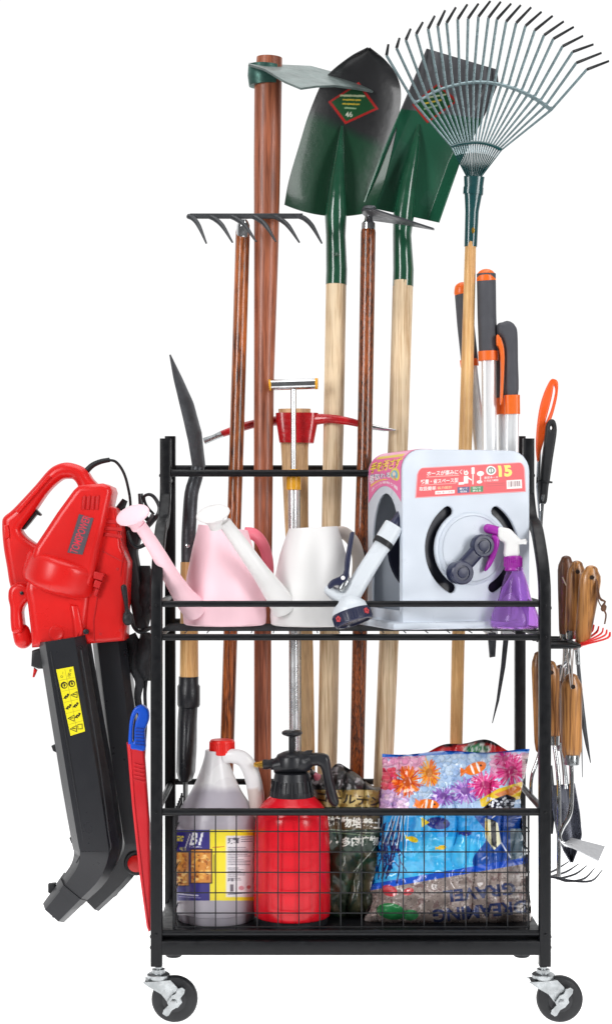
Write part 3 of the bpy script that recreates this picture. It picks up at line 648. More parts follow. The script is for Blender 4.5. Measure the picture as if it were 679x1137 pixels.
# loppers and shears standing behind the hose reel
t = thing('lopper', foot_of(543, .245), 'telescopic lopper with two straight grey grips capped in orange', 'lopper', 'orange and grey pruning tools')
MB().sweep([P(539.3, 304, .238), P(540, 350, .238), P(541.5, 391, .238)], [(10.6 * s(.24), .0125), (10.5 * s(.24), .0125), (10.4 * s(.24), .0125)], 22, ref=(1, 0, 0), cap='flat').build('grip', GRIP, t)
MB().sweep([P(539.2, 306.5, .238), P(539.3, 311, .238)], [(10.3 * s(.24), .0127), (10.8 * s(.24), .0129)], 22, ref=(1, 0, 0), cap='round').build('grip_cap', ORANGE, t)
MB().sweep([P(541.4, 390, .238), P(541.7, 400.5, .238)], [(11.3 * s(.24), .0137), (11.1 * s(.24), .0134)], 22, ref=(1, 0, 0)).build('grip_ring', ORANGE, t)
MB().sweep([P(542, 399, .238), P(543.5, 600, .242), P(544, 702, .244)], [(7.9 * s(.24), .008)] * 3, 18, ref=(1, 0, 0), sect=rsquare(.7, 4)).build('arm', ALU, t)
MB().sweep([P(513.5, 322, .272), P(516.5, 360, .272), P(521, 402, .272)], [(9.6 * s(.27), .012)] * 3, 22, ref=(1, 0, 0), cap='round').build('grip', GRIP, t)
MB().sweep([P(513.2, 320.5, .272), P(513.5, 325, .272)], [(9.3 * s(.27), .0118), (10 * s(.27), .0125)], 22, ref=(1, 0, 0), cap='round').build('grip_cap', ORANGE, t)
MB().sweep([P(520, 399, .272), P(521, 407, .272)], [(10.2 * s(.27), .0128)] * 2, 22, ref=(1, 0, 0)).build('grip_ring', ORANGE, t)
MB().sweep([P(522, 405, .27), P(533, 500, .264), P(543, 640, .256), P(545, 705, .25)], [(7 * s(.26), .007)] * 4, 18, ref=(1, 0, 0), sect=rsquare(.7, 4)).build('arm', ALU, t)
m = MB(); m.solid([[(541, 690), (549, 690), (550, 712), (549, 729), (543, 730), (541.5, 712)]], .245, .014, .002); m.build('cutting_head', DKSTEEL, t)
t = thing('hedge_shears', foot_of(556, .24), 'long shears with hooked grey grip and orange lever, blade pointing down', 'shears', 'orange and grey pruning tools')
MB().solid([[(551, 362), (553, 359), (557, 358), (562, 356.5), (567, 358), (571, 362), (573.6, 370), (574.2, 400), (574, 440), (560.5, 440), (559.5, 392), (557.5, 379), (554.5, 374), (551.5, 371)]], .232, .026, .009, sm=4, res=4).build('grip', GRIP, t)
MB().solid([[(550.5, 372.5), (553.5, 373), (557, 380), (559.3, 393), (558.6, 420), (557, 446), (554.6, 447), (555.2, 420), (554.8, 396), (553, 386), (550.5, 383)]], .222, .012, .002, sm=3).build('lever', ORANGE, t)
MB().sweep([P(554.5, 385, .262), P(555.8, 420, .262), P(556.2, 446, .262)], [(6.2 * s(.26), .01)] * 3, 18, ref=(1, 0, 0), cap='round').build('grip', GRIP, t)
MB().sweep([P(567.5, 439, .232), P(568, 460, .232)], [(8.7 * s(.23), .0135), (8.5 * s(.23), .013)], 20, ref=(1, 0, 0), sect=rsquare(.6, 4)).build('grip_ring', ORANGE, t)
MB().sweep([P(557, 442, .26), P(557.5, 460, .26)], [(7.2 * s(.26), .012)] * 2, 20, ref=(1, 0, 0), sect=rsquare(.6, 4)).build('grip_ring', ORANGE, t)
MB().sweep([P(567.8, 458, .232), P(566, 600, .236), P(563, 704, .238)], [(7.6 * s(.23), .009)] * 3, 18, ref=(1, 0, 0), sect=rsquare(.5, 4)).build('arm', ALU, t)
MB().sweep([P(557.5, 458, .26), P(559, 600, .256), P(561, 704, .25)], [(5 * s(.26), .008)] * 3, 18, ref=(1, 0, 0), sect=rsquare(.5, 4)).build('arm', ALU, t)
m = MB(); m.sweep([P(562, 700, .24), P(558, 740, .24), P(552, 778, .24), P(546, 803, .24)], [(3.0 * s(.24), .0025), (2.5 * s(.24), .0025), (1.5 * s(.24), .002), (.4 * s(.24), .0008)], 10, ref=(1, 0, 0), sect=rsquare(.3)); m.build('blade', DKSTEEL, t)
# hand tools hooked on the right upper post
t = thing('hand_pruner', tuple(P(600, 590, .22)), 'orange looped-handle pruner hooked over the upper right post', 'pruner')
MB().solid([[(610, 422.5), (614.5, 421), (618.6, 425), (618, 439), (614.5, 455), (611, 466), (606, 480), (600, 500), (596.5, 513), (594.5, 500), (595, 478), (598, 455), (603, 437)], [(614, 428), (612, 440), (608, 456), (604.5, 470), (610, 458), (613.5, 446), (615.8, 434)]], .225, .012, .003, sm=4).build('handle', pm('vivid_orange_plastic', c(240, 92, 30), rough=.35, var=.05), t)
m = MB(); m.sweep([P(598, 500, .226), P(597, 540, .226), P(599, 574, .226), P(598, 590, .226)], [(.0035, .003), (.004, .003), (.003, .002), (.001, .001)], 10, ref=(1, 0, 0)); m.build('blade', CHROME, t)
t = thing('weeding_knife', tuple(P(602, 590, .2)), 'black-handled weeding knife with round guard, in front of the orange pruner', 'knife')
m = MB(); m.solid([[(611.5, 465.5), (615.5, 468), (617.2, 478), (615, 495), (612.6, 510), (609.5, 533), (608, 540), (606, 557), (602, 560), (598, 557.5), (598.3, 545), (599.2, 533), (601.2, 508), (604, 487), (605.2, 474), (607.5, 468)], [(611, 472.5), (609.6, 475.5), (611, 477.8), (612.6, 475)]], .205, .016, .004, sm=3)
m.build('handle', RUBBER, t)
MB().lathe(P(604.8, 534.8, .205), (.12, 0, 1), [(-.0015, .008), (-.0015, .0125), (.0015, .0125), (.0015, .008)], 16).build('guard', RUBBER, t)
m = MB(); m.sweep([P(602.5, 549, .196), P(600.5, 575, .203), P(599.5, 600, .204), P(599, 612, .204)], [(.0028, .0012), (.0026, .001), (.0022, .001), (.0008, .0005)], 8, ref=(1, 0, 0)); m.build('blade', CHROME, t)
# ------------------------------------------------------------------ leaf blower hanging on the left side
YB0 = .135
t = thing('leaf_blower', tuple(P(95, 800, YB0)), 'red and black corded leaf blower vacuum hanging on the left side of the rack', 'leaf blower')
# handle loop
m = MB()
m.solid([[(4, 583), (6, 574), (16.6, 565), (40, 540), (55, 522.5), (65, 516), (76, 513.7), (88, 516.4), (97, 522), (103, 531), (110, 541), (106, 560), (96, 580), (84, 605), (60, 640), (40, 660), (20, 662), (13, 650), (9.5, 630), (5.5, 606)],
         [(76, 531.6), (68.5, 533.5), (55, 546), (41, 566), (27, 585), (26, 590), (33, 598), (45, 604), (53, 592), (68.5, 568.5), (85, 548), (88, 541), (83, 533)]], YB0 + .005, .05, .0135, sm=4, res=6)
bd = m.build('handle', REDPL, t, angle=60)
m = MB()
m.solid([[(17, 567.5), (54, 527), (57, 529.5), (21, 570)]], YB0 - .022, .006, .002); m.solid([[(4.5, 583), (9.5, 583), (11, 597), (6, 598)]], YB0 - .021, .005, .0015)
m.build('grip_inlay', REDPL, bd)
MB().solid([[(24, 588), (41, 565.5), (46.5, 571), (45.5, 573), (41.5, 571.5), (35, 580), (28, 588)]], YB0 + .004, .02, .003).build('trigger', BLKPL, bd)
# motor housing wedge
m = MB()
m.solid([[(86, 545), (92, 539.5), (118, 537.5), (126, 541), (128, 547), (109, 634), (104, 650), (60, 640), (40, 618), (44, 606), (68.5, 569)]], YB0 - .006, .108, .011, res=5)
m.build('motor_housing', REDPL, t, angle=50)
yf = YB0 - .06
# right hand housing (vacuum side)
m = MB()
m.solid([[(122, 560), (132.5, 565), (137, 588), (138, 606), (145, 624), (141.5, 690), (141, 709.5), (100, 713), (90, 700), (96, 650), (106, 632)]], YB0 + .008, .10, .008, res=4)
m.build('vacuum_housing', REDPL, t, angle=45)
m = MB()
m.solid([[(36, 640), (104, 660), (101, 690), (100, 713), (39.5, 717.5), (38, 696), (35, 670), (32, 655)]], YB0 - .002, .096, .014, res=5, sm=0)
m.build('outlet_housing', REDPL, t, angle=50)
m = MB(); m.solid([[(78, 670), (88, 672), (94, 700), (88, 714), (83, 714), (81, 690)]], YB0 - .044, .02, .006); m.lathe(P(63, 703, YB0 - .05), (0, -1, 0), [(0, .0125), (.0012, .0122), (.0016, .010), (.0012, .009), (.0012, .001)], 28)
m.build('moulded_rib', REDPL, t)
# drum
axd = (P(74, 632, YB0) - P(68, 652, YB0)).normalized()
m = MB(); ctr = P(71.5, 637.5, YB0 - .002); up = Vector((.30, -.03, .95)).normalized()
Rd = 45 * s(YB0)
m.lathe(ctr, up, [(-.030, Rd * .80), (-.026, Rd * .90), (-.022, Rd * .955), (-.017, Rd * .985), (-.010, Rd), (.014, Rd), (.019, Rd * .985), (.0235, Rd * .95), (.027, Rd * .88), (.030, Rd * .7)], 72, e=(1, 1.14), ref=(1, 0, 0))
m.build('motor_drum', REDPL, t, angle=50)
m = MB()
for k in range(3):
    m.solid([[(105 - k * 0 + k * 1.2, 634 + k * 9), (117 - k * 3, 637 + k * 9), (114 - k * 3, 645 + k * 9), (104, 642 + k * 9)]], YB0 - .046 + .001 * k, .016, .002)
m.build('side_vent', REDDK, t)
m = MB()
for k in range(4):
    x = 91 + k * 5; m.solid([[(x + 1.5, 551), (x + 4.6, 550), (x + 3.2, 566), (x, 565.5)]], yf - .0008, .004, .0012)
m.build('motor_vent', REDDK, t)
m = MB()
for k in range(3): m.solid([[(117.5 - k * .6, 577 + k * 7), (135.5, 578 + k * 8), (136, 582 + k * 8), (117 - k * .6, 581 + k * 7)]], YB0 - .043, .004, .0012)
m.build('vacuum_vent', REDDK, t)
m = MB(); m.lathe(P(96.5, 701, YB0 - .04), (0, -1, 0), [(0, .0045), (.0125, .0045), (.013, .002)], 12)
m.lathe(P(24.6, 658.5, YB0 - .0335), (0, -1, 0), [(0, .003), (.0035, .003), (.004, .001)], 12); m.build('screw', BLKPL, t)
m = MB()
m.sweep([P(128.5, 566, YB0 - .0425), P(131, 590, YB0 - .0425), P(137.5, 611, YB0 - .0425), P(134, 640, YB0 - .0425)], .0009, 6); m.sweep([P(114, 612, YB0 - .0425), P(137, 624, YB0 - .0425)], .0009, 6); m.build('housing_seam', REDDK, t)
m = MB(); m.sweep([P(108, 664, YB0 - .0425), P(104, 690, YB0 - .0425), P(105, 712, YB0 - .0425)], .0012, 6); m.build('housing_seam', REDDK, t)
for x, y in ((134, 700), (112, 704), (131, 632)): MB().lathe(P(x, y, YB0 - .0415), (0, -1, 0), [(0, .0026), (.0008, .0026), (.001, .001)], 10).build('screw', REDDK, t)
# name plate
cv = Canvas(70, 565, 110, 622, 8, (92, 84, 92)); cv.text('TOMSPOWER', 89.3, 593.4, 9.2, (232, 52, 74), 69.5, .012, 44); cv.done()
PR = printed('printed_plastic', rough=.35)
def plate(name, quad, Yq, canvas, parent, th=.0015, nu=60, nv=100, mat=None):
    A, B, C_, D_ = quad    # bottom-left, bottom-right, top-right, top-left
    def f(u, v):
        x = (A[0] * (1 - u) + B[0] * u) * (1 - v) + (D_[0] * (1 - u) + C_[0] * u) * v; y = (A[1] * (1 - u) + B[1] * u) * (1 - v) + (D_[1] * (1 - u) + C_[1] * u) * v
        return P(x, y, Yq(x, y) if callable(Yq) else Yq)
    return MB().sheet(f, nu, nv, th, lambda v: canvas.at(*proj(v))).build(name, mat or PR, parent)
plate('name_plate', ((75, 613.5), (91.7, 616), (104, 575.5), (88, 570.7)), yf - .0012, cv, t)
# side handle and knob
MB().solid([[(12, 654), (18, 648), (28, 648), (36, 654), (36, 664), (29, 671), (26, 680), (27, 700), (16, 702), (13.5, 690), (13, 674), (11, 664)]], YB0 - .012, .044, .009, sm=4, res=5).build('support_arm', REDPL, t, angle=60)
MB().sweep([P(24, 702, YB0 - .012), P(26, 710, YB0 - .012)], [.0150, .0155], 20, cap='round').build('knob', REDPL, t, angle=60)
# blow tube and vacuum tube: eight-sided ducts
DUCTM = pm('glossy_black_duct', c(34, 35, 39), rough=.3, var=.02, vscale=15, rvar=.03, spec=.5)
DUCT = [(1, .42), (.62, 1), (-.3, 1), (-1, .5), (-1, -.5), (-.3, -1), (.62, -1), (1, -.42)]
DUCT = [(1, -.55), (1, .55), (.62, 1), (-.62, 1), (-1, .5), (-1, -.5), (-.62, -1), (.62, -1)]
yt1 = .118
def duct(name, pts, hw, hd, Yc, parent):
    q = [P(x, y, Yc) for x, y in pts]
    return MB().sweep(catmull(q, 4), [(a * s(Yc), b) for a, b in zip(hw, hd)], ref=(1, 0, 0), sect=DUCT).build(name, DUCTM, parent, angle=28)
bt = duct('blow_tube', [(71.5, 708), (84, 785), (97, 862), (107, 925), (109, 942), (102, 963), (85, 984), (61.5, 1010.5)], [26, 26.3, 26.8, 25.8, 25, 22, 18.5, 15.5], [.052] * 5 + [.046, .042, .04], yt1, t)
for x, y in ((60.5, 831), (80.5, 933)):
    m = MB(); m.solid([[(x - 3, y - 3), (x, y - 4.5), (x + 6, y - 6), (x + 8, y + 4), (x + 2, y + 4), (x - 1, y + 2.5)]], yt1, .012, .002); m.build('clip_lug', RUBBER, bt)
m = MB(); m.solid([[(54, 981), (62, 980), (63, 988), (57, 992), (54, 990)]], yt1, .014, .002); m.build('clip_lug', RUBBER, bt)
m = MB(); m.solid([[(57, 1013), (60, 1012), (62, 1018), (59, 1019)]], yt1, .01, .002); m.build('clip_lug', RUBBER, bt)
m = MB(); m.solid([[(37, 722), (50, 718), (52, 742), (44, 742), (36, 739)]], yt1, .03, .004)
m.build('clip_lug', RUBBER, bt)
MB().solid([[(38, 741), (42, 744), (38.5, 752), (36.5, 752)]], yt1, .008, .002).build('release_tab', REDPL, bt)
# warning label on the tube
q = ((78.5, 817), (94.6, 812), (81.5, 740), (62.5, 743.5))
cv = Canvas(58, 735, 100, 822, 8, (240, 226, 30)); dk = (44, 42, 20)
def lp(u, v): return ((q[3][0] * (1 - u) + q[2][0] * u) * (1 - v) + (q[0][0] * (1 - u) + q[1][0] * u) * v, (q[3][1] * (1 - u) + q[2][1] * u) * (1 - v) + (q[0][1] * (1 - u) + q[1][1] * u) * v)
for k in range(1, 6): cv.line([lp(.06, k / 6), lp(.94, k / 6)], .35, (150, 140, 40))
cv.line([lp(.5, .02), lp(.5, .98)], .35, (150, 140, 40))
cv.text('100 m', *lp(.72, .09), 3.4, dk, 80, .01, 9); cv.text('0 –', *lp(.28, .09), 3.0, dk, 80, 0, 7)
for u in (.27, .73):
    cv.ell(*lp(u, .25), 3.8, 3.8, dk); cv.ell(lp(u, .25)[0] + .5, lp(u, .25)[1] + .3, 2.4, 2.4, (240, 226, 30)); cv.poly([(lp(u, .25)[0] - .5, lp(u, .25)[1] - 2), (lp(u, .25)[0] + 1.8, lp(u, .25)[1] - .5), (lp(u, .25)[0] + .6, lp(u, .25)[1] + 2.2), (lp(u, .25)[0] - .8, lp(u, .25)[1] + .6)], dk)
def tri(u, v):
    x, y = lp(u, v); a = [(x + 3.6, y - 3.4), (x + 3.6, y + 3.4), (x - 3.4, y + .4), (x + 3.6, y - 3.4)]; cv.line(a, .8, dk); cv.line([(x - .5, y), (x + 2.2, y - .2)], 1.1, dk)
tri(.73, .42); tri(.27, .75); tri(.27, .91)
for u, v in ((.27, .42), (.27, .58), (.73, .58), (.73, .74)):
    x, y = lp(u, v); r = random.Random(int(x * 10)); cv.line([(x - 2.6, y + 2), (x - .6, y - .6), (x + .8, y + .8), (x + 2.4, y - 2.2)], 1.5, dk); cv.ell(x + 1.6, y - 2, 1.2, 1.2, dk); cv.ell(x - 1.2, y + 1.8, 1.5, .9, dk, 30)
x, y = lp(.73, .91); cv.line([(x - 2.4, y - 2.4), (x + 2.4, y - 2.8), (x + 2.6, y + 2.4), (x - 2.2, y + 2.6), (x - 2.4, y - 2.4)], .8, dk); cv.done()
plate('warning_label', q, yt1 - .0531, cv, bt, .0008, 110, 230)
m = MB()
m.sweep([P(90, 722, yt1 - .0525), P(103, 800, yt1 - .0525), P(113, 862, yt1 - .0525), P(121, 925, yt1 - .051), P(123, 941, yt1 - .05), P(116, 958, yt1 - .047)], (.0016, .0012), 8, ref=(1, 0, 0), sm=3); m.build('moulded_rib', DUCTM, bt)
m = MB(); m.sweep([P(56, 724, yt1 - .0525), P(70, 800, yt1 - .0525), P(82, 868, yt1 - .0525), P(92, 928, yt1 - .051), P(93, 942, yt1 - .05), P(85, 958, yt1 - .047)], (.0016, .0012), 8, ref=(1, 0, 0), sm=3); m.build('moulded_rib', DUCTM, bt)
m = MB(); m.sweep([P(84, 984, yt1), P(79, 990, yt1)], [(19.4 * s(yt1), .0445), (18.6 * s(yt1), .044)], ref=(1, 0, 0), sect=DUCT); m.build('nozzle_band', DUCTM, bt, angle=28)
vt = duct('vacuum_tube', [(122.5, 708), (132.5, 790), (140, 850), (149, 915), (151, 935), (144, 953), (128, 974), (102, 1000)], [18.5, 18.5, 18, 16.5, 16, 15, 14, 13], [.042] * 5 + [.036, .034, .03], .19, t)
m = MB(); m.lathe(P(154, 953, .19) + Vector((0, -.03, 0)), (0, -1, 0), [(-.02, .021), (.012, .021), (.014, .019)], 32); jn = m.build('swivel_joint', RUBBER, t)
MB().lathe(P(154, 953, .19) + Vector((0, -.0435, 0)), (0, -1, 0), [(0, .0145), (.004, .014), (.0055, .011), (.006, .004)], 24).build('joint_cap', REDPL, jn)
m = MB(); m.sweep([P(118, 995, .19), P(126, 990, .18)], .009, 12, cap='round'); m.build('tube_foot', RUBBER, vt)
# selector lever, clamps, cord, bag
m = MB(); m.solid([[(134.5, 651), (140, 650), (142, 664), (143, 676), (148, 684), (147, 692), (141, 694.5), (136.5, 690), (137, 682), (139, 677), (136.5, 664)]], YB0 - .05, .014, .004, sm=3)
m.lathe(P(142, 687, YB0 - .056), (0, -1, 0), [(0, .008), (.004, .0078), (.006, .005), (.0064, .001)], 20); m.build('selector_lever', RUBBER, t)
MB().sweep([P(96, 523, YB0), P(103, 516.5, YB0), P(112, 512.5, YB0), P(122, 510.5, YB0)], [.0052, .0048, .0044, .004], 12, sm=4).build('cord_sleeve', RUBBER, t)
MB().sweep([P(120, 510.6, YB0), P(129, 513, YB0 + .01), P(137, 524, YB0 + .02), P(142, 540, YB0 + .03), P(145, 562, YB0 + .05), P(143, 600, YB0 + .06)], .0024, 10, sm=6).build('cord', RUBBER, t)
m = MB(); m.sweep([P(133, 566, YB0 + .02), P(139, 555, YB0 + .02)], [(.006, .008), (.004, .005)], 8); m.build('plug_hook', RUBBER, t)
m = MB(); m.sweep([P(140, 580, .2), P(149, 592, .2), P(146, 612, .2), P(148, 630, .2), P(153, 665, .2), P(158, 697, .2)], [(.012, .02), (.013, .022), (.011, .022), (.012, .022), (.0125, .022), (.011, .02)], 14, ref=(1, 0, 0), sm=4, sect=rsquare(.5, 3)); m.build('bag_collar', RUBBER, t)
fb = MB()
def bagf(u, v):
    a = 2 * math.pi * u; w_ = 11.5 * (math.sin(math.pi * min(1, .12 + v * .86)) ** .5); y = 628 + 74 * v; n_ = noise.noise(Vector((math.cos(a) * 1.4, math.sin(a) * 1.4, v * 7))) * 2.6
    return P(161 + 1.5 * math.sin(v * 5) + (w_ + n_) * math.cos(a), y, .215 + (.045 + .008 * n_ / 3) * math.sin(a) * (math.sin(math.pi * min(1, .12 + v * .86)) ** .5))
def bagf2(u, v):
    a = 2 * math.pi * u; k = max(0, math.sin(math.pi * min(1, .1 + v * .84))) ** .55; y = 702 + 54 * v; n_ = noise.noise(Vector((math.cos(a) * 1.5 + 9, math.sin(a) * 1.5, v * 6))) * 2.4
    return P(161 + (10.5 * k + n_) * math.cos(a) + 1.5 * math.sin(v * 7), y, .2 + (.045 * k + .004 * n_) * math.sin(a))
for f_ in (bagf, bagf2):
    V = [f_(i / 24, j / 20) for j in range(21) for i in range(24)]
    fb.add(V, [(j * 24 + i, j * 24 + (i + 1) % 24, (j + 1) * 24 + (i + 1) % 24, (j + 1) * 24 + i) for j in range(20) for i in range(24)] + [tuple(range(24)), tuple(range(480, 504))])
fb.build('collection_bag', FABRIC, t, angle=80)
m = MB(); 
m.sweep([P(144, 705, .19), P(150, 720, .19), P(148, 738, .18), P(155, 756, .18), P(153, 775, .18), P(158, 800, .19)], [(.011, .004), (.012, .005), (.009, .005), (.008, .004), (.006, .003), (.006, .003)], 8, sm=4, ref=(1, 0, 0))
m.build('bag_strap', FABRIC, t); m = MB()
m.sweep([P(163, 748, .19), P(161, 770, .19), P(162, 800, .19), P(160, 840, .19), P(158, 900, .2)], (.0035, .002), 8, sm=4, ref=(1, 0, 0))
m.build('bag_strap', FABRIC, t); m = MB()
m.sweep([P(156, 548, .17), P(157, 562, .17), P(161, 573, .17), P(168, 579, .17), P(175, 572, .16), P(177, 563, .16), P(172, 553, .16), P(166, 549, .16), P(160, 552, .165), P(163, 562, .17), P(171, 571, .17)], (.0045, .0022), 8, sm=5, ref=(0, 1, 0))
m.sweep([P(172, 572, .165), P(166, 581, .165), P(160, 588, .17), P(156, 597, .18)], (.007, .003), 8, sm=3, ref=(1, 0, 0))
m.build('bag_clip', BLKPL, t)
# ------------------------------------------------------------------ folding saw in its sheath
t = thing('pruning_saw', tuple(P(156, 900, .03)), 'pruning saw with blue handle in a slim red plastic sheath, left of the front post', 'saw')
m = MB(); m.solid([[(141, 824), (160.5, 830.5), (166, 909), (169, 1031), (165.5, 1034.5), (163, 1028), (155, 969), (147, 894)]], .03, .016, .004, res=4); sh = m.build('sheath', SHEATH, t)
m = MB()
m.solid([[(143, 826), (145, 826.5), (150, 893), (160, 985), (166, 1030), (164.5, 1031), (157, 985), (148, 893)]], .0215, .003, .001)
for k in range(5): m.solid([[(149, 847 + k * 4.4), (161 + k * .3, 850 + k * 4.4), (161 + k * .3, 851.6 + k * 4.4), (149, 848.6 + k * 4.4)]], .0215, .003, .001)
m.build('moulded_rib', SHEATH, sh)
MB().solid([[(143.6, 829), (143.6, 812), (145.2, 797), (149, 787), (154, 783.2), (160, 783.2), (165, 789), (165.6, 798), (163, 806), (161, 812), (161.6, 832), (152, 832)],
            [(147.3, 822), (147.6, 808), (149.6, 797), (153, 791), (154, 793.5), (151.2, 801), (149.8, 810), (149.4, 822)]], .03, .019, .0028, sm=4, res=3).build('handle', BLUEPL, t, angle=60)
m = MB()
for k in range(6): m.solid([[(150.5, 808 + k * 3.6), (160.5, 808.4 + k * 3.6), (160.7, 809.8 + k * 3.6), (150.4, 809.4 + k * 3.6)]], .0205, .003, .001)
m.build('grip_ridge', pm('deep_blue_plastic', c(14, 58, 160), rough=.35), t)
# ------------------------------------------------------------------ watering cans on the shelf
def px_lathe(cx, prof, Y, Zb, e=(1, 1)):
    """prof: (picture y, half width px) -> heights over Zb and radii"""
    out = []
    for y, r in prof: out.append((ZC + (HZ - y) * s(Y) - Zb, r * s(Y)))
    return P(cx, HZ, Y).x, out
def can(label, cx, Y, prof, slant, spout, srad, rose_c, rose_r, rose_n, hnd, mat, hmat, nameg='watering cans on the shelf'):
    t = thing('watering_can', (P(cx, HZ, Y).x, Y, ZSH), label, 'watering can', nameg)
    X, pr = px_lathe(cx, prof, Y, ZSH); m = MB(); top = pr[-1][0]
    m.lathe((X, Y, ZSH), (0, 0, 1), pr + [(top - .003, pr[-1][1] - .003), (top - .04, pr[-1][1] - .0005), (.01, pr[1][1] - .004), (.008, .002)], 56)
    x0 = X
    for i, v in enumerate(m.V):
        h = (v[2] - ZSH) / top; dx, sl = slant
        m.V[i] = (v[0] + dx * h ** 1.3 * s(Y), v[1], v[2] + sl * max(0, h - .5) * 2 * (v[0] - x0))
    m.build('body', mat, t, angle=50)
    sp = MB().sweep([P(*p) for p in spout], [r * s(.03) for r in srad], 20, sm=5).build('spout', mat, t, angle=60)
    n = Vector(rose_n).normalized(); rc = P(*rose_c); rr = rose_r * s(rose_c[2])
    m = MB(); m.lathe(rc, n, [(-rr * .95, srad[-1] * s(.0) * 1.02), (-rr * .62, srad[-1] * s(.0) * 1.15), (-.22 * rr, rr * .72), (-.05 * rr, rr * .97), (0, rr), (.04 * rr, rr * .985), (.09 * rr, rr * .93), (.16 * rr, rr * .5), (.18 * rr, .001)], 40)
    u = n.cross(Vector((0, 0, 1))).normalized(); w_ = n.cross(u)
    ro = m.build('rose', mat, t, angle=50)
    h = MB().sweep([P(*p) for p in hnd], [(.0055, .011)] * len(hnd), 14, ref=(1, 0, 0), sm=5).build('handle', hmat, t, angle=60)
    return t
can('pink plastic watering can with pale pink rose spout, left end of the shelf', 249.5, .123,
    [(693.5, 43), (692, 45.5), (684, 46.3), (666, 45.2), (640, 41.5), (611, 34.5), (597, 30.5), (585.5, 27.5)], (-2, -.12),
    [(217, 677, .075), (204, 662, .052), (190, 640, .03), (174, 612, .008), (162, 593, -.005), (155, 583, -.012)], [15, 12, 9.6, 8, 7.2, 7],
    (147.5, 572, -.022), 19.3, (-.26, -.55, .79), [(272, 592, .155), (283, 594, .16), (293, 607, .165), (297.5, 628, .165), (296, 650, .165), (290, 672, .155)], PINKPL, PINKDK)
can('white plastic watering can with long white spout, right of the pink can', 346, .123,
    [(694, 43), (692.5, 45.5), (684, 46.3), (668, 45.4), (640, 41.3), (615, 36.5), (597, 31), (585.5, 27)], (1.5, .05),
    [(316, 675, .078), (303, 655, .06), (288, 634, .045), (266, 603, .03), (255, 588, .022), (249, 580, .018)], [15, 12.5, 9.8, 8.6, 7.6, 7.4],
    (236.5, 570.5, .005), 19.2, (-.18, -.50, .84), [(372, 592, .155), (382, 592, .165), (392, 602, .17), (397.5, 620, .17), (396, 645, .165), (388, 672, .155)], WHITEPL, pm('warm_white_plastic', c(222, 210, 200), rough=.45, var=.02))
# ------------------------------------------------------------------ hose reel
phi = math.radians(17); RW, RD, RH = .224, .167, .292
C0 = Vector((P(446.5, HZ, .018).x, .018, ZSH)); ex = Vector((math.cos(phi), math.sin(phi), 0)); ey = Vector((-math.sin(phi), math.cos(phi), 0))
def RP(u, w_, h): return C0 + ex * u + ey * w_ + Vector((0, 0, h))
t = thing('hose_reel', tuple(RP(RW / 2, RD / 2, 0)), 'pale box-shaped hose reel with navy crank and red sticker on the shelf', 'hose reel')
def rrect(w_, h, rt_, rb, n=6):
    o = []
    for cx, cy, r, a0 in ((w_ - rb, rb, rb, -90), (w_ - rt_, h - rt_, rt_, 0), (rt_, h - rt_, rt_, 90), (rb, rb, rb, 180)):
        for k in range(n + 1):
            a = math.radians(a0 + 90 * k / n); o.append((cx + r * math.cos(a), cy + r * math.sin(a)))
    return o
def unpix(px, py):
    """photo pixel -> (u, h) on the reel's front face"""
    d = Vector(((px - XC) / (D * K), 1, (HZ - py) / (D * K))); o = Vector((0, -D, ZC)); nn = -ey
    k = (C0 - o).dot(nn) / d.dot(nn); q = o + d * k - C0; return (q.dot(ex), q.z)
fc = unpix(524, 609)
def ringslot(a0, a1, r0, r1, n=20):
    o = []
    rm, hw = (r0 + r1) / 2, (r1 - r0) / 2
    for k in range(n + 1):
        a = math.radians(a0 + (a1 - a0) * k / n); o.append((fc[0] + r1 * math.cos(a), fc[1] + r1 * math.sin(a)))
    for k in range(1, 6):
        b = math.radians(a1 + 180 * k / 6); o.append((fc[0] + rm * math.cos(math.radians(a1)) + hw * math.cos(b), fc[1] + rm * math.sin(math.radians(a1)) + hw * math.sin(b)))
    for k in range(n, -1, -1):
        a = math.radians(a0 + (a1 - a0) * k / n); o.append((fc[0] + r0 * math.cos(a), fc[1] + r0 * math.sin(a)))
    for k in range(1, 6):
        b = math.radians(a0 + 180 + 180 * k / 6); o.append((fc[0] + rm * math.cos(math.radians(a0)) + hw * math.cos(b), fc[1] + rm * math.sin(math.radians(a0)) + hw * math.sin(b)))
    return o
r0, r1 = .0655, .0825
front = lambda x, y, z: RP(x, .004 - z, y)
m = MB(); m.solid([rrect(RW, RH, .034, .006), ringslot(125, 240, r0, r1), ringslot(-60, 55, r0, r1)], 0, .008, .002, fn=front)
hs = m.build('front_panel', REELW, t, angle=50)
m = MB(); m.solid([rrect(RW, RH, .034, .006)], 0, .008, .002, fn=lambda x, y, z: RP(x, RD - .004 - z, y)); m.build('back_panel', REELW, t, angle=50)
# wrap: top and sides as one skin, with the arch opening in the left side
wr = rrect(RW, RH, .034, .006, 8)
def arch(w0, w1, h0, h1, n=14):
    rr = (w1 - w0) / 2; o = [(w0, h0), (w1, h0)]
    for k in range(n + 1):
        a = math.pi * k / n; o.append(((w0 + w1) / 2 + rr * math.cos(a), h1 - rr * 1.35 + rr * 1.35 * math.sin(a)))
    return o
side = lambda x, y, z: RP(.0015 - z, x, y)
OPEN = arch(.013, RD - .024, .030, .222)
m = MB(); m.solid([[(.007, .004), (RD - .007, .004), (RD - .007, RH - .033), (.007, RH - .033)], OPEN], 0, .003, 0, fn=side)
top = [p for p in wr]
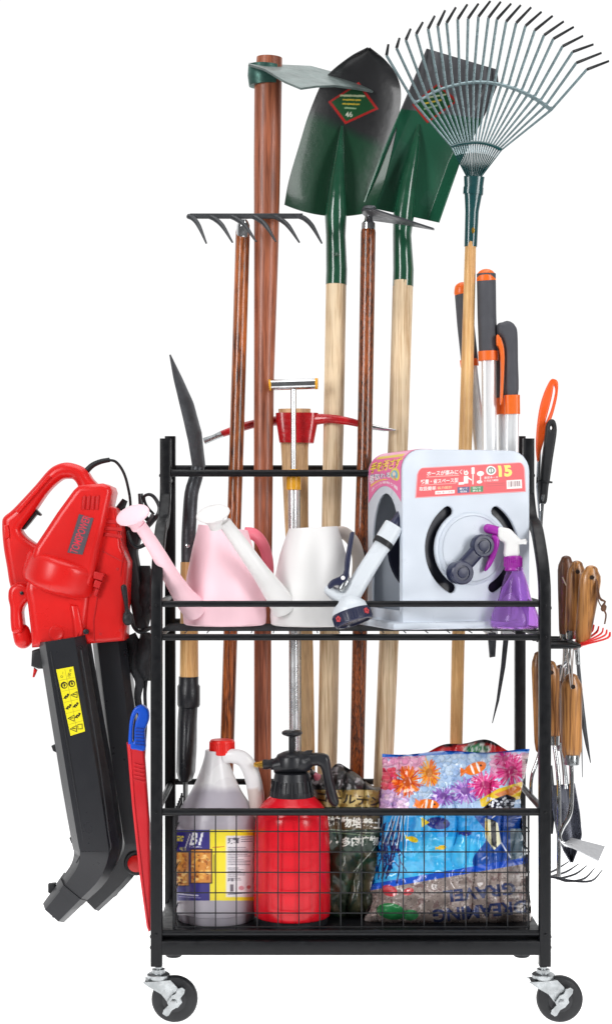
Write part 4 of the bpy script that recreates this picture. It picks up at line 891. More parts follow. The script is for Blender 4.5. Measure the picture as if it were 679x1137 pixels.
# strip over the corners, top and right side
seq = [(.0015, RH - .0335)] + [(.034 - .034 * math.cos(a), RH - .034 + .034 * math.sin(a)) for a in [math.pi / 2 * k / 10 for k in range(11)]] + [(RW - .034 + .034 * math.sin(a), RH - .034 + .034 * math.cos(a)) for a in [math.pi / 2 * k / 10 for k in range(11)]] + [(RW, .004)]
m.sheet(lambda u, v: RP(*(lambda q: (q[0], .007 + (RD - .014) * v, q[1]))(polyat(seq, u))), 60, 2, .003)
m.box(RP(RW / 2, RD / 2, .004), (RW - .004, RD - .01, .006), Matrix.Rotation(phi, 3, 'Z'))
m.build('case_shell', REELW, t, angle=50)
m = MB(); m.box(RP(RW * .42, RD * .45, .006), (RW * 1.02, RD * 1.04, .012), Matrix.Rotation(phi, 3, 'Z'), .004); m.build('base_flange', REELW, t)
DARKIN = pm('dark_navy_plastic', c(26, 28, 42), rough=.4, var=.1)
m = MB(); m.lathe(RP(fc[0], .016, fc[1]), ey, [(0, .092), (.004, .094), (.008, .092), (.0085, .05), (RD - .042, .05), (RD - .0415, .092), (RD - .036, .094), (RD - .034, .09)], 56); m.build('drum', DARKIN, t)
HOSE = pm('grey_hose', c(24, 27, 38), rough=.45, var=.08)
m = MB()
for L_r in (.056, .066, .076):
    pts = []
    for k in range(24 * 9):
        a = 2 * math.pi * k / 24; pts.append(RP(fc[0] + L_r * math.cos(a), .032 + (RD - .074) * k / (24 * 9), fc[1] + L_r * math.sin(a)))
    m.sweep(pts, .0055, 8)
m.build('hose', HOSE, t)
m = MB(); m.lathe(RP(fc[0], .001, fc[1]), -ey, [(0, .0600), (.003, .0595), (.0045, .057), (.0047, .0545), (.0032, .053), (.0032, .012)], 64); m.build('raised_disc', REELW, t)
# crank
kb = unpix(503.5, 635.5); hb = unpix(530, 606)
m = MB(); w0 = -.012
m.lathe(RP(hb[0], w0, hb[1]), -ey, [(-.014, .012), (.0, .019), (.012, .0185), (.014, .017), (.0142, .0125), (.0115, .0118), (.0115, .009), (.0135, .0085), (.014, .004)], 36)
dv = Vector((kb[0] - hb[0], kb[1] - hb[1])); 
m.sweep([RP(hb[0], w0 - .005, hb[1]), RP(kb[0], w0 - .004, kb[1])], [(.0115, .007), (.0115, .007)], 16, ref=tuple(ex * (-dv.y) + Vector((0, 0, dv.x))), sect=rsquare(.4))
cr_ = m.build('crank', NAVY, t)
m = MB(); m.lathe(RP(kb[0], w0 + .002, kb[1]), -ey, [(0, .018), (.02, .0195), (.026, .019), (.028, .017), (.0282, .012), (.026, .0115), (.026, .0085), (.028, .008), (.0285, .003)], 36); m.build('crank_knob', NAVY, cr_)
# front sticker
LB = [unpix(460.5, 553), unpix(583, 546), unpix(581.5, 513), unpix(463, 519.5)]
cv = Canvas(0, 0, 120, 36, 9, (226, 56, 66)); wh = (250, 244, 240)
cv.rect(0, 0, 120, 1.0, (240, 150, 156)); cv.rect(0, 35, 120, 36, (240, 150, 156)); cv.rect(0, 0, 1.0, 36, (240, 150, 156)); cv.rect(119, 0, 120, 36, (240, 150, 156))
cv.text('ホースが傷みにくい', 33, 7.6, 6.2, wh, 0, .018, 45); cv.line([(11, 11.6), (46, 11.6)], 1.0, (244, 170, 160)); 
cv.text('軽量・省スペース型', 25, 17.2, 5.6, wh, 0, .018, 41); cv.line([(5, 21), (43, 21)], .8, (240, 150, 146)); cv.text('取扱簡単', 12.5, 25.4, 5.0, wh, 0, .015, 18); cv.text('省力設計', 31, 25.4, 3.4, (250, 214, 150), 0, .01, 16)
cv.rect(21, 29, 42, 33, wh); cv.text('15m ホース付', 31.5, 31, 2.6, (200, 50, 60), 0, .01, 18)
cv.ell(54, 9.5, 2.6, 2.6, wh); cv.rect(51.5, 13, 56.5, 22, wh); cv.ell(54, 9.5, 1.5, 1.5, (236, 170, 160)); cv.rect(46, 20, 52, 23, wh); cv.line([(56, 15), (60, 18)], 1.4, wh); cv.rect(60, 5, 63.5, 11, wh); cv.line([(61.7, 11), (61.7, 23)], 1.2, wh); cv.ell(61.7, 4, 2, 1.2, wh); cv.ell(70, 11, 4, 3, wh); cv.line([(70, 13), (70, 22)], 1.2, wh); cv.ell(69, 21, 3, 2, wh)
cv.rect(45, 26, 58, 33, (44, 60, 120)); cv.text('巻いて', 51.5, 28, 2.6, wh, 0, .02, 9); cv.text('収納', 51.5, 31.4, 2.4, wh, 0, .02, 7); cv.rect(59, 26, 73, 33, (30, 130, 70)); cv.text('引いて', 66, 28, 2.6, wh, 0, .02, 9); cv.text('使える', 66, 31.4, 2.4, wh, 0, .02, 9)
cv.ell(82, 8, 5.6, 5.6, wh); cv.ell(82, 8, 3.9, 3.9, (50, 100, 80)); cv.ell(82, 8, 2.6, 2.6, wh); cv.line([(82, 6), (82, 10)], 1.2, (50, 100, 80))
cv.text('耐圧ホース', 82, 16.4, 2.8, wh, 0, .02, 15); cv.text('使用圧力範囲', 82, 20, 2.4, wh, 0, .01, 16)
cv.text('15', 98, 9.5, 14, (250, 232, 96), 0, .05, 15)
cv.rect(99, 21, 116, 31.5, wh)
r = random.Random(3); x = 101
while x < 114: w_ = r.choice((.5, .5, .8, 1.1)); cv.rect(x, 22.2, x + w_, 29, (120, 60, 70)); x += w_ + r.choice((.5, .7, .9))
for yy_ in (24, 26.5): cv.line([(76, yy_), (97, yy_)], .6, (196, 40, 50))
cv.done()
def lab_f(u, v):
    a = [LB[0][i] * (1 - u) + LB[1][i] * u for i in (0, 1)]; b = [LB[3][i] * (1 - u) + LB[2][i] * u for i in (0, 1)]
    return (a[0] * (1 - v) + b[0] * v, a[1] * (1 - v) + b[1] * v)
def uvsheet(f3, nu, nv, th, canvas, name, parent, W_, H_, mat=None):
    mb = MB(); mb.sheet(f3, nu, nv, th); n = (nu + 1) * (nv + 1); cols = [canvas.at((i / nu) * W_, (1 - j / nv) * H_) for j in range(nv + 1) for i in range(nu + 1)]
    mb.C = cols + cols; mb.col = True; return mb.build(name, mat or PR, parent)
def rlab(u, v):     # round the upper corners of the sticker
    k = max(0, (v - .72) / .28); ins = .055 * (1 - math.sqrt(max(0, 1 - k * k))); u2 = ins + u * (1 - 2 * ins); q = lab_f(u2, v); return RP(q[0], -.0006, q[1])
uvsheet(rlab, 420, 130, .0005, cv, 'front_sticker', t, 120, 36)
# pink sticker folded over the left shoulder
cv = Canvas(0, 0, 44, 62, 9, (244, 120, 176)); 
cv.rect(0, 0, 44, 10, (238, 96, 150)); 
for k, col in enumerate(((230, 60, 90), (90, 170, 220), (240, 220, 80), (240, 240, 250), (80, 120, 210))): cv.rect(8 + k * 6.4, 2, 13 + k * 6.4, 7.5, col)
cv.rect(3, 11, 26, 13.5, (86, 60, 160)); cv.rect(28, 11, 42, 13, (120, 200, 230))
cv.rect(2, 16, 42, 24, (250, 170, 204)); cv.rect(4, 21, 40, 24.5, (240, 214, 90)); cv.text('手を汚さず', 22, 31, 9.6, (252, 236, 70), 4, .02, 40, 0, (150, 40, 60), .05); cv.text('巻取れる!', 17, 42, 9.6, (252, 250, 250), 3, .02, 32, 0, (70, 60, 130), .05)
cv.ell(36, 41, 6.4, 6.6, (240, 226, 90)); cv.ell(35.5, 41, 4.6, 4.8, (120, 190, 226)); cv.ell(35, 40, 2.2, 2.6, (250, 230, 210)); cv.line([(35, 43), (37, 46)], 2, (240, 160, 90))
cv.rect(3, 48.4, 26, 50.4, (250, 214, 90))
cv.text('ホース巻取り器', 22, 55, 4.4, (252, 250, 252), 0, .02, 36); cv.done()
seqs = [(.034 + .020, RH)] + [(.034 - .034 * math.sin(a), RH - .034 + .034 * math.cos(a)) for a in [math.pi / 2 * k / 12 for k in range(13)]] + [(0, RH - .085)]
seqs = list(reversed(seqs))
def pk(u, v):
    q = polyat(seqs, v); w_ = (1 - u) * (RD - .012) + .006; lo = (u - .5) * 2; sag = .036 * (1 - lo * lo) * max(0, 1 - v * 2.6)
    d = .0007; nx = -1 if q[0] < .02 else 0
    ctr = Vector((.034, RH - .034)); dd = (Vector(q) - ctr); dd = dd.normalized() if q[1] > RH - .034 and q[0] < .034 else Vector((-1, 0)) if q[0] < .02 else Vector((0, 1))
    return RP(q[0] + dd.x * d - 0.000, w_, q[1] + dd.y * d + sag * .75)
uvsheet(pk, 160, 220, .0004, cv, 'pink_sticker', t, 44, 62)
# ------------------------------------------------------------------ hose nozzle leaning on the reel
t = thing('hose_nozzle', tuple(P(393, 704, .015)), 'white hose nozzle with navy trigger lever leaning against the hose reel', 'hose nozzle')
A = P(431, 595, .03); B = P(386, 664, .012)
m = MB(); m.sweep([P(433, 592, .031), P(426, 603, .028), P(420, 612, .025), P(404, 637, .018), P(390, 660, .012), P(380, 678, .008)], [(10 * s(0), .012), (10.2 * s(0), .0125), (9.4 * s(0), .012), (10 * s(0), .013), (11 * s(0), .014), (12.5 * s(0), .015)], 24, ref=(1, 0, 0), sm=3, sect=rsquare(.7, 5))
m.sweep([P(378, 664, .01), P(372, 660, .01), P(365, 655, .01)], [(.013, .013), (.010, .011), (.008, .009)], 18, cap='round')
m.build('barrel', NOZW, t, angle=60)
m = MB(); m.sweep([P(437, 584, .034), P(424.5, 604, .028)], [(11.2 * s(0), .0155)] * 2, 24, ref=(1, 0, 0), sect=rsquare(.75, 5)); cn = m.build('connector', NOZW, t)
m = MB(); m.sweep([P(426.4, 601, .029), P(423.2, 606, .027)], [(11.4 * s(0), .0158)] * 2, 24, ref=(1, 0, 0), sect=rsquare(.75, 5)); m.build('seal_ring', RUBBER, cn)
m = MB(); m.sweep([P(436, 586, .034), P(444, 572, .04), P(449, 562, .05)], [(7.5 * s(0), .011), (5.4 * s(0), .008), (4.2 * s(0), .006)], 20, ref=(1, 0, 0)); m.build('hose_coupling', NAVY, cn)
n_ = Vector((.29, -.22, -.93)).normalized(); hc = P(389, 679, .006)
m = MB(); m.lathe(hc - n_ * .004, n_, [(-.022, .013), (-.014, .020), (-.004, .0285), (.0, .0300), (.004, .0302)], 40); m.build('head', NOZW, t)
m = MB(); m.lathe(hc, n_, [(0, .0305), (.001, .0312), (.018, .0312), (.0195, .030), (.0198, .026), (.017, .0255), (.017, .002)], 48)
for k in range(40):
    a = 2 * math.pi * k / 40; u_ = n_.cross(Vector((0, 1, 0))).normalized(); w_ = n_.cross(u_); d_ = u_ * math.cos(a) + w_ * math.sin(a)
    m.tube(hc + n_ * .003 + d_ * .0312, hc + n_ * .016 + d_ * .0312, .0011, 6)
dl = m.build('spray_dial', NAVY, t)
m = MB()
for a_ in (-.78, .86):
    u_ = Vector((1, 0, .31)).normalized(); o_ = (Vector((0, -1, 0)) - n_ * Vector((0, -1, 0)).dot(n_)).normalized(); u_ = o_.cross(n_).normalized(); 
    d_ = o_ * math.cos(a_) + u_ * math.sin(a_); 
    for k in range(5):
        b = 2 * math.pi * k / 5; tg = d_.cross(n_); m.lathe(hc + n_ * .0095 + d_ * .0318 + (tg * math.cos(b) + n_ * math.sin(b)) * .0032, d_, [(-.001, .0022), (.0012, .002), (.0016, .0006)], 8)
m.build('red_flower_mark', pm('red_print', c(196, 70, 76), rough=.4), dl)
m = MB(); m.solid([[(388.5, 592), (392, 590.5), (393, 593), (390, 612), (387.5, 633), (386, 642), (380, 650), (372, 650), (366, 654), (363.5, 650), (368, 644), (380.5, 637), (382.5, 622), (386, 603)]], .002, .014, .003, sm=3, res=4)
lv = m.build('trigger_lever', NAVY, t, angle=60)
m = MB(); m.lathe(P(380.5, 641.5, -.004), (0, -1, 0), [(-.002, .0034), (.0012, .0034), (.0016, .001)], 16); m.build('pivot_pin', WHITEPL, lv)
m = MB(); m.sweep([P(384, 646, .0), P(379, 654, -.002)], [(.005, .006), (.0055, .006)], 14, cap='round'); m.build('metal_clip', STEEL, lv)
# ------------------------------------------------------------------ purple trigger spray bottle
YS = .05; cx = 571
t = thing('spray_bottle', (P(cx, HZ, YS).x, YS, ZSH), 'small purple trigger spray bottle at the right end of the shelf', 'spray bottle')
X, pr = px_lathe(cx, [(702.5, 20), (701, 24), (696, 26.3), (688, 27), (678, 24.2), (665, 18.5), (653, 15.5), (642, 12.5), (634, 9.6), (628, 8.8)], YS, ZSH)
pr = [(max(0, a), b) for a, b in pr]
m = MB(); inn = [(a + (.0016 if i == 0 else 0), b - .0016) for i, (a, b) in reversed(list(enumerate(pr)))]
sm_ = catmull([(a, b, 0) for a, b in pr], 5); 
m.lathe((X, YS, ZSH), (0, 0, 1), [(v.x, v.y) for v in sm_] + [(v.x + (.002 if v.x < .002 else 0), max(.001, v.y - .0015)) for v in reversed(sm_)], 48)
m.build('bottle', PURPGL, t, angle=60)
zs = lambda y: ZC + (HZ - y) * s(YS)
m = MB(); m.lathe((X - .003, YS, zs(634)), (0, 0, 1), [(0, 8.5 * s(YS)), (.002, 9.6 * s(YS)), (.005, 9.2 * s(YS)), (.007, 9.9 * s(YS)), (.024, 9.7 * s(YS)), (.0255, 7 * s(YS))], 36)
for k in range(28):
    a = 2 * math.pi * k / 28; m.tube((X - .003 + .0147 * math.cos(a), YS + .0147 * math.sin(a), zs(628.5)), (X - .003 + .0147 * math.cos(a), YS + .0147 * math.sin(a), zs(619)), .0008, 6)
m.build('collar', PURPLE, t)
m = MB(); m.solid([[(559.5, 618), (559.5, 604), (556, 601), (552.5, 598), (551.5, 590), (553, 585.5), (560, 586), (566, 588), (573, 595), (578, 599.5), (585, 601), (579, 603.5), (575.5, 605.5), (574.5, 618)]], YS, .022, .006, sm=3, res=4); m.build('spray_head', WHITEPL, t, angle=60)
MB().sweep([P(553, 590, YS), P(546, 588, YS), P(541.5, 587, YS)], [.0075, .0078, .008], 20, cap='round').build('nozzle_tip', PURPLE, t)
MB().solid([[(545, 595), (549, 594), (553.5, 597), (553, 606), (550, 616), (545, 627), (539, 634), (537, 632.5), (540, 624), (543.5, 612), (545.5, 603)]], YS, .014, .004, sm=3, res=4).build('trigger', PURPLE, t, angle=60)
# ------------------------------------------------------------------ jug in the basket
YJ = .112; cx = 240
t = thing('liquid_jug', (P(cx, HZ, YJ).x, YJ, ZT), 'translucent plastic jug of grey liquid with red cap and navy and yellow label', 'jug')
cv = Canvas(190, 815, 292, 1030, 5, (232, 231, 232)); n = cv.field(14, 3, 9)
cv.put(np.clip((cv.Y - 868 - 6 * n) / 9, 0, 1), (172, 167, 177)); cv.put((n > .55).astype(float), (182, 176, 182), .15)
cv.rect(190, 921, 292, 1001, (246, 226, 50))
bow = lambda x: 2.2 - ((x - 240) / 45) ** 2 * 2.2
cv.rect(190, 921, 233, 1001, (48, 40, 122)); cv.rect(190, 915, 292, 921.5, (172, 166, 176)); cv.rect(190, 1000, 292, 1008, (172, 166, 176))
cv.text('B1', 218, 931.5, 14, (248, 248, 252), 0, .03, 16, .35); cv.text('TCNJBQ', 217, 940.5, 2, (230, 230, 240), 0, 0, 15); cv.line([(206, 941), (211, 926)], 1, (244, 244, 250))
cv.text('塔牌', 199.5, 931, 6.5, (240, 220, 60), 0, .03, 9); cv.text('蚝油', 203, 942.5, 4, (222, 214, 120), 0, .02, 7)
for (x0, y0, x1, y1) in ((195, 946, 209, 983), (212, 943.5, 234.5, 980)):
    cv.rect(x0 - 1, y0 - 1, x1 + 1, y1 + 1, (30, 22, 40)); cv.rect(x0, y0, x1, y1, (212, 138, 58))
    r = random.Random(int(x0))
    for k in range(60):
        x, y = r.uniform(x0 + 2, x1 - 2), r.uniform(y0 + 2, y1 - 2); cv.ell(x, y, r.uniform(.8, 3), r.uniform(.6, 2), r.choice(((240, 186, 92), (176, 92, 30), (250, 214, 140), (120, 60, 26), (226, 150, 60))), r.uniform(0, 180), .8)
cv.line([(196, 992), (207, 993.5), (220, 994.5)], 1.4, (210, 208, 230)); cv.line([(199, 995.5), (222, 997)], .8, (160, 156, 200))
cv.rect(251, 928, 282, 996, (232, 230, 234)); cv.text('双狮', 259, 933.5, 7, (40, 40, 60), 0, .03, 13)
r = random.Random(5)
for k in range(20):
    y = 941 + k * 1.9; 
    if 960 < y < 963: continue
    cv.line([(253, y), (253 + r.uniform(10, 26), y)], .7, (120, 116, 130))
for y in (929.5, 932, 934.5): cv.line([(268, y), (280, y - .5)], .8, (90, 86, 100))
cv.text('说明', 256, 977, 3.4, (60, 58, 70), 0, .02, 6); cv.rect(255, 982, 259, 990, (110, 100, 110)); cv.ell(268, 986, 3, 2.4, (214, 150, 160)); cv.ell(276, 985, 2.4, 2, (200, 120, 120)); cv.line([(253, 993), (280, 991)], 1, (60, 60, 90))
cv.line([(238, 949), (238, 968)], .8, (150, 136, 40)); cv.line([(241, 946), (241, 972)], .8, (170, 156, 40)); cv.line([(236, 941), (249, 940)], .8, (200, 60, 50))
cv.done()
JUG = printed('jug_plastic', rough=.3, spec=.5)
def px_prof(prof, Y, Zb): return [(max(0, ZC + (HZ - y) * s(Y) - Zb), r * s(Y)) for y, r in prof]
pr = px_prof([(1027, 33), (1025, 38), (1019, 42.5), (1010, 45), (1000, 45.6), (921, 45.6), (915, 45.2), (908, 44), (903, 42.6), (893, 37.5), (880, 29), (868, 23), (856, 18), (846, 14.6), (838, 12.6), (833, 12.2)], YJ, ZT)
m = MB(); X = P(cx, HZ, YJ).x
sp_ = [(v.x, v.y) for v in catmull([(a, b, 0) for a, b in pr], 14)]
sp_ = [polyat(sp_, k / 420) for k in range(421)]
def jugcol(v):
    q = proj(v)
    if v.y > YJ + .01: q = (231, q[1] if q[1] < 915 or q[1] > 1004 else 910)
    return cv.at(*q)
m.lathe((X, YJ, ZT), (0, 0, 1), sp_, 220, colf=jugcol); m.build('body', JUG, t, angle=60)
m = MB()
jcol = lambda v: tuple(x * .9 for x in (c(232, 230, 231) if proj(v)[1] < 876 else c(206, 190, 184)))
m.sweep([P(248, 842, YJ - .012), P(257, 839.5, YJ - .014), P(268, 842, YJ - .016), P(276, 851, YJ - .016), P(281, 866, YJ - .016), P(284, 882, YJ - .014), P(285, 900, YJ - .012), P(281, 908, YJ - .005)], [(.007, .010), (.0085, .012), (.0095, .013), (.0098, .0135), (.0098, .0135), (.0098, .0135), (.0095, .013), (.006, .01)], 18, ref=(0, 1, 0), sm=5)
m.C = [jcol(Vector(v)) for v in m.V]; m.col = True; m.build('handle', JUG, t, angle=60)
m = MB(); q = P(246.5, 837.5, YJ); m.lathe((q.x, YJ, q.z), (0, 0, 1), [(0, 13.2 * s(YJ)), (.001, 13.8 * s(YJ)), (.022, 13.4 * s(YJ)), (.0245, 12.2 * s(YJ)), (.025, 8 * s(YJ))], 40)
for k in range(44):
    a = 2 * math.pi * k / 44; m.tube((q.x + .0208 * math.cos(a), YJ + .0208 * math.sin(a), q.z + .002), (q.x + .0205 * math.cos(a), YJ + .0205 * math.sin(a), q.z + .021), .0008, 6)
m.build('cap', pm('red_cap_plastic', c(228, 34, 26), rough=.4, var=.04), t)
# ------------------------------------------------------------------ pressure sprayer
YP = .078; cx = 324
t = thing('pressure_sprayer', (P(cx, HZ, YP).x, YP, ZT), 'round red pump sprayer with black pump head and brass nozzle in the basket', 'sprayer')
pr = px_prof([(1016, 40.5), (1014, 42), (1002, 42.6), (975, 42.3), (950, 41.9), (925, 41.3), (908, 40), (899, 37), (892, 32.5), (887, 27.5), (883.5, 24)], YP, ZT)
pr = [(a + 0, b) for a, b in pr]
m = MB(); X = P(cx, HZ, YP).x; m.lathe((X, YP, ZT), (0, 0, 1), [(v.x, v.y) for v in catmull([(a, b, 0) for a, b in pr], 4)], 64); m.build('tank', REDTANK, t, angle=60)
m = MB(); m.lathe((X, YP, ZT), (0, 0, 1), [(0, 37 * s(YP)), (.001, 39.5 * s(YP)), (.02, 40.8 * s(YP)), (.0205, 36 * s(YP))], 56); m.build('base_ring', BLKPL, t)
zq = lambda y: ZC + (HZ - y) * s(YP)
m = MB(); m.lathe((X, YP, zq(885)), (0, 0, 1), [(0, 24 * s(YP)), (.002, 24.4 * s(YP)), (.010, 23.6 * s(YP)), (.0105, 22.8 * s(YP)), (.026, 20.5 * s(YP)), (.0265, 20.9 * s(YP)), (.030, 20.4 * s(YP)), (.040, 19 * s(YP)), (.041, 17 * s(YP))], 40)
for k in range(20):
    a = 2 * math.pi * k / 20; m.tube((X + 24.1 * s(YP) * math.cos(a), YP + 24.1 * s(YP) * math.sin(a), zq(883)), (X + 21 * s(YP) * math.cos(a), YP + 21 * s(YP) * math.sin(a), zq(866)), .0012, 6)
m.build('screw_collar', BLKPL, t)
m = MB(); m.sweep([P(303, 851, YP), P(318, 848, YP), P(335, 846, YP), P(344, 842, YP)], [(.011, .014), (.019, .022), (.0195, .023), (.013, .014)], 20, ref=(0, 0, 1), sm=3)
m.lathe((X - .001, YP, zq(850)), (0, 0, 1), [(0, 17.5 * s(YP)), (.014, 17 * s(YP)), (.018, 15.5 * s(YP)), (.0225, 9 * s(YP)), (.024, 6 * s(YP))], 36)
hd = m.build('pump_head', BLKPL, t, angle=50)
m = MB(); m.solid([[(338, 838), (350, 836), (362, 837.5), (366, 843), (369, 862), (374, 882), (376, 890), (373, 895), (368, 893.5), (363, 886), (359, 866), (355, 851), (345, 850), (337, 848)]], YP, .026, .008, sm=3, res=4); m.build('handle', BLKPL, t, angle=60)
MB().solid([[(334, 836), (341, 833.5), (347, 833), (345, 838), (336, 841)]], YP - .002, .016, .003).build('lock_tab', RUBBER, t)
m = MB(); m.lathe(P(308, 848.5, YP), P(282, 849, YP) - P(308, 848.5, YP), [(0, .0085), (.006, .0095), (.011, .0095), (.012, .0075), (.019, .0085), (.024, .008), (.025, .005)], 22)
nz = m.build('nozzle', BLKPL, t)
m = MB(); m.lathe(P(293, 848.8, YP), P(282, 849, YP) - P(293, 848.8, YP), [(0, .005), (.003, .006), (.007, .006), (.0075, .0045), (.012, .0048), (.0165, .0035), (.017, .001)], 6); m.build('brass_tip', BRASS, nz)
MB().tube((X, YP, zq(838)), (X, YP, zq(815)), 3.7 * s(YP), 18).build('pump_rod', RUBBER, t)
m = MB(); m.lathe((X, YP, zq(818)), (0, 0, 1), [(0, 4.5 * s(YP)), (.003, 10 * s(YP)), (.005, 11.4 * s(YP)), (.008, 11.3 * s(YP)), (.0105, 8.5 * s(YP)), (.0115, 3 * s(YP))], 36); m.build('pump_knob', BLKPL, t)
# ------------------------------------------------------------------ bags
BAGM = printed('glossy_bag_film', rough=.18, coat=.5, bump=.22, bscale=70)
BAGM2 = printed('dull_bag_film', rough=.34, coat=.25, bump=.35, bscale=55)
def bag(name, label, cat, left, right, Yc, bulge, canvas, mat, nu, nv, wr=3.0, seed=0, group=None, top=None, lean=0):
    """left / right: outline polylines bottom -> top in photo px; a filled, wrinkled pillow"""
    def core(u, v, sgn):
        l = polyat(left, v); r_ = polyat(right, v); x = l[0] + (r_[0] - l[0]) * u; y = l[1] + (r_[1] - l[1]) * u
        if top: y += top(u) * v ** 10
        e = max(0, 1 - (2 * u - 1) ** 4) ** .6 * max(0, 1 - max(0, (2 * v - 1)) ** 5) ** .8 * (1 - max(0, 1 - 2 * v) ** 8) ** .5
        q = Vector((x * .035, y * .035, seed + sgn)); n1 = noise.noise(q); n2 = noise.noise(q * 2.6); n3 = abs(noise.noise(Vector((x * .05, y * .018, seed + 7))))
        edge = 1 - min(1, min(u, 1 - u) * 6)
        d = (bulge * e + .0035 * wr * n1 * (.3 + e) + .0014 * wr * n2 + .004 * wr * edge * noise.noise(Vector((u * 3, y * .16, seed))) - .0028 * wr * (1 - n3) ** 6)
        return P(x, y, Yc + lean * v + (-d if sgn > 0 else d))
    mb = MB(); mb.sheet(lambda u, v: core(u, v, 1), nu, nv, 0, None, 0, lambda u, v: core(u, v, -1) + Vector((0, .001, 0)))
    mb.C = [canvas.at(*proj(Vector(v))) for v in mb.V]; mb.col = True
    loc = P((left[0][0] + right[0][0]) / 2, (left[0][1] + right[0][1]) / 2, Yc); t = thing(name, tuple(loc), label, cat, group)
    mb.build('film', mat, t, angle=80, recalc=True); return t
# potting soil
cv = Canvas(335, 840, 460, 1036, 4, (46, 54, 40)); n = cv.field(16, 4, 21); n2 = cv.field(7, 3, 22)
cv.put((n > .52).astype(float), (58, 58, 40), .5); cv.put((n2 > .6).astype(float), (26, 40, 30), .8); cv.put((n > .64).astype(float), (100, 84, 54), .35)
cv.rect(335, 918, 460, 945, (24, 52, 38), .85)
r = random.Random(8)
for k in range(26): 
    x, y, a = r.uniform(362, 440), r.uniform(945, 1025), r.uniform(0, 180); cv.ell(x, y, r.uniform(5, 14), r.uniform(2, 5), r.choice(((34, 78, 50), (20, 60, 44), (70, 66, 44), (44, 74, 48), (96, 70, 50), (30, 40, 34))), a, .5)
cv.rect(335, 877, 460, 896, (150, 122, 62)); cv.put(((n > .5) & (cv.Y > 877) & (cv.Y < 896)).astype(float), (206, 184, 124), .8); cv.put(((n2 > .62) & (cv.Y > 877) & (cv.Y < 896)).astype(float), (70, 56, 34), .6)
cv.rect(335, 840, 460, 876, (36, 34, 34)); cv.put(((n2 > .58) & (cv.Y < 876)).astype(float), (92, 88, 90), .7); cv.put(((n2 > .66) & (cv.Y < 872)).astype(float), (190, 186, 190), .7)
cv.text('ゴールデン', 388, 887, 12, (40, 34, 26), -5, .03, 72); cv.rect(335, 898, 460, 921, (88, 72, 44)); cv.text('観葉植物培養土', 384, 913, 12, (236, 234, 224), -3, .035, 84, 0, (40, 30, 22), .03)
cv.text('サボテン・多肉植物', 374, 935, 11, (232, 232, 224), 2, .03, 92); cv.line([(366, 921), (414, 925)], 1.2, (150, 160, 140)); cv.line([(368, 924), (410, 928)], .8, (120, 140, 110))
cv.line([(392, 968), (412, 946), (416, 940)], 1.0, (200, 204, 196), .8); cv.ell(352, 862, 4, 5, (196, 92, 110)); cv.done()
bag('soil_bag', 'dark green and gold bag of potting soil with white Japanese lettering, behind the sprayer', 'bag', [(338, 1022), (337, 960), (340, 900), (344, 852)], [(440, 1022), (446, 960), (440, 900), (428, 862)], .135, .045, cv, BAGM2, 250, 330, 3.2, 3.3, None, lambda u: 6 * math.sin(u * 9) - 10 * math.exp(-((u - .35) / .12) ** 2) + 8 * u)
# red and black bag at the back
cv = Canvas(440, 815, 600, 1030, 3, (150, 24, 30)); n = cv.field(18, 3, 31); cv.put((n > .55).astype(float), (196, 36, 40), .7)
cv.rect(440, 815, 600, 829, (34, 30, 32)); cv.poly([(456, 834), (480, 831), (530, 825), (562, 830), (562, 850), (456, 850)], (200, 40, 42))
cv.ell(529, 832, 15, 6.5, (226, 234, 226)); cv.ell(529, 832, 12, 5, (30, 128, 74)); cv.text('花の土', 529, 832, 6, (240, 244, 240), 0, .03, 18)
cv.done()
bag('soil_bag', 'red and black bag with green emblem just showing behind the fish-printed bag', 'bag', [(450, 1000), (448, 900), (450, 838)], [(566, 1000), (570, 900), (568, 836)], .215, .022, cv, BAGM2, 90, 110, 3.0, 9.1, None, lambda u: -15 * math.exp(-((u - .62) / .32) ** 2) + 3 * math.sin(u * 14))
# aquarium gravel with a printed reef
cv = Canvas(398, 826, 598, 1034, 5, (150, 136, 130)); n = cv.field(6, 3, 41); n2 = cv.field(2.6, 2, 42); n3 = cv.field(24, 3, 43)
cv.put((n > .54).astype(float), (166, 152, 146), .7); cv.put((n2 > .6).astype(float), (92, 80, 78), .7); cv.put((n2 > .68).astype(float), (200, 186, 180), .8); cv.put((n > .66).astype(float), (120, 92, 92), .6)
low = lambda x: 985 - (x - 414) * .172
sea = cv.Y < 985 - (cv.X - 414) * .172
cv.put(sea.astype(float), (34, 158, 228)); cv.put((sea & (((cv.X - 500) / 60) ** 2 + ((cv.Y - 955) / 26) ** 2 < 1)).astype(float), (72, 194, 240), .6); cv.put((sea & (n3 > .56)).astype(float), (96, 206, 244), .35)
cv.put((sea & (cv.X > 532 + 8 * np.sin(cv.Y * .11)) & (cv.Y > 900)).astype(float), (24, 60, 150), .85); cv.put((sea & (cv.X > 566) & (cv.Y > 920)).astype(float), (176, 170, 110), .5)
cv.put(((cv.Y > 981 - (cv.X - 414) * .172) & (cv.Y < 988 - (cv.X - 414) * .172)).astype(float), (24, 84, 200))
r = random.Random(12)
for k in range(15):                                   # dark branching coral
    x, y = r.uniform(416, 456), r.uniform(898, 916); pts = [(x, y)]
    for j in range(5): x += r.uniform(-6, 3); y += r.uniform(8, 16); pts.append((x, y))
    cv.line(pts, r.uniform(1.2, 2.2), (24, 34, 92)); 
    for j in range(1, 4): cv.line([pts[j], (pts[j][0] + r.uniform(-8, 9), pts[j][1] + r.uniform(5, 12))], 1.1, (30, 44, 110))
for k in range(6): cv.line([(436 + k * 3.4, 905), (425 + k * 5, 935 + r.uniform(-6, 12))], .9, (210, 232, 246))
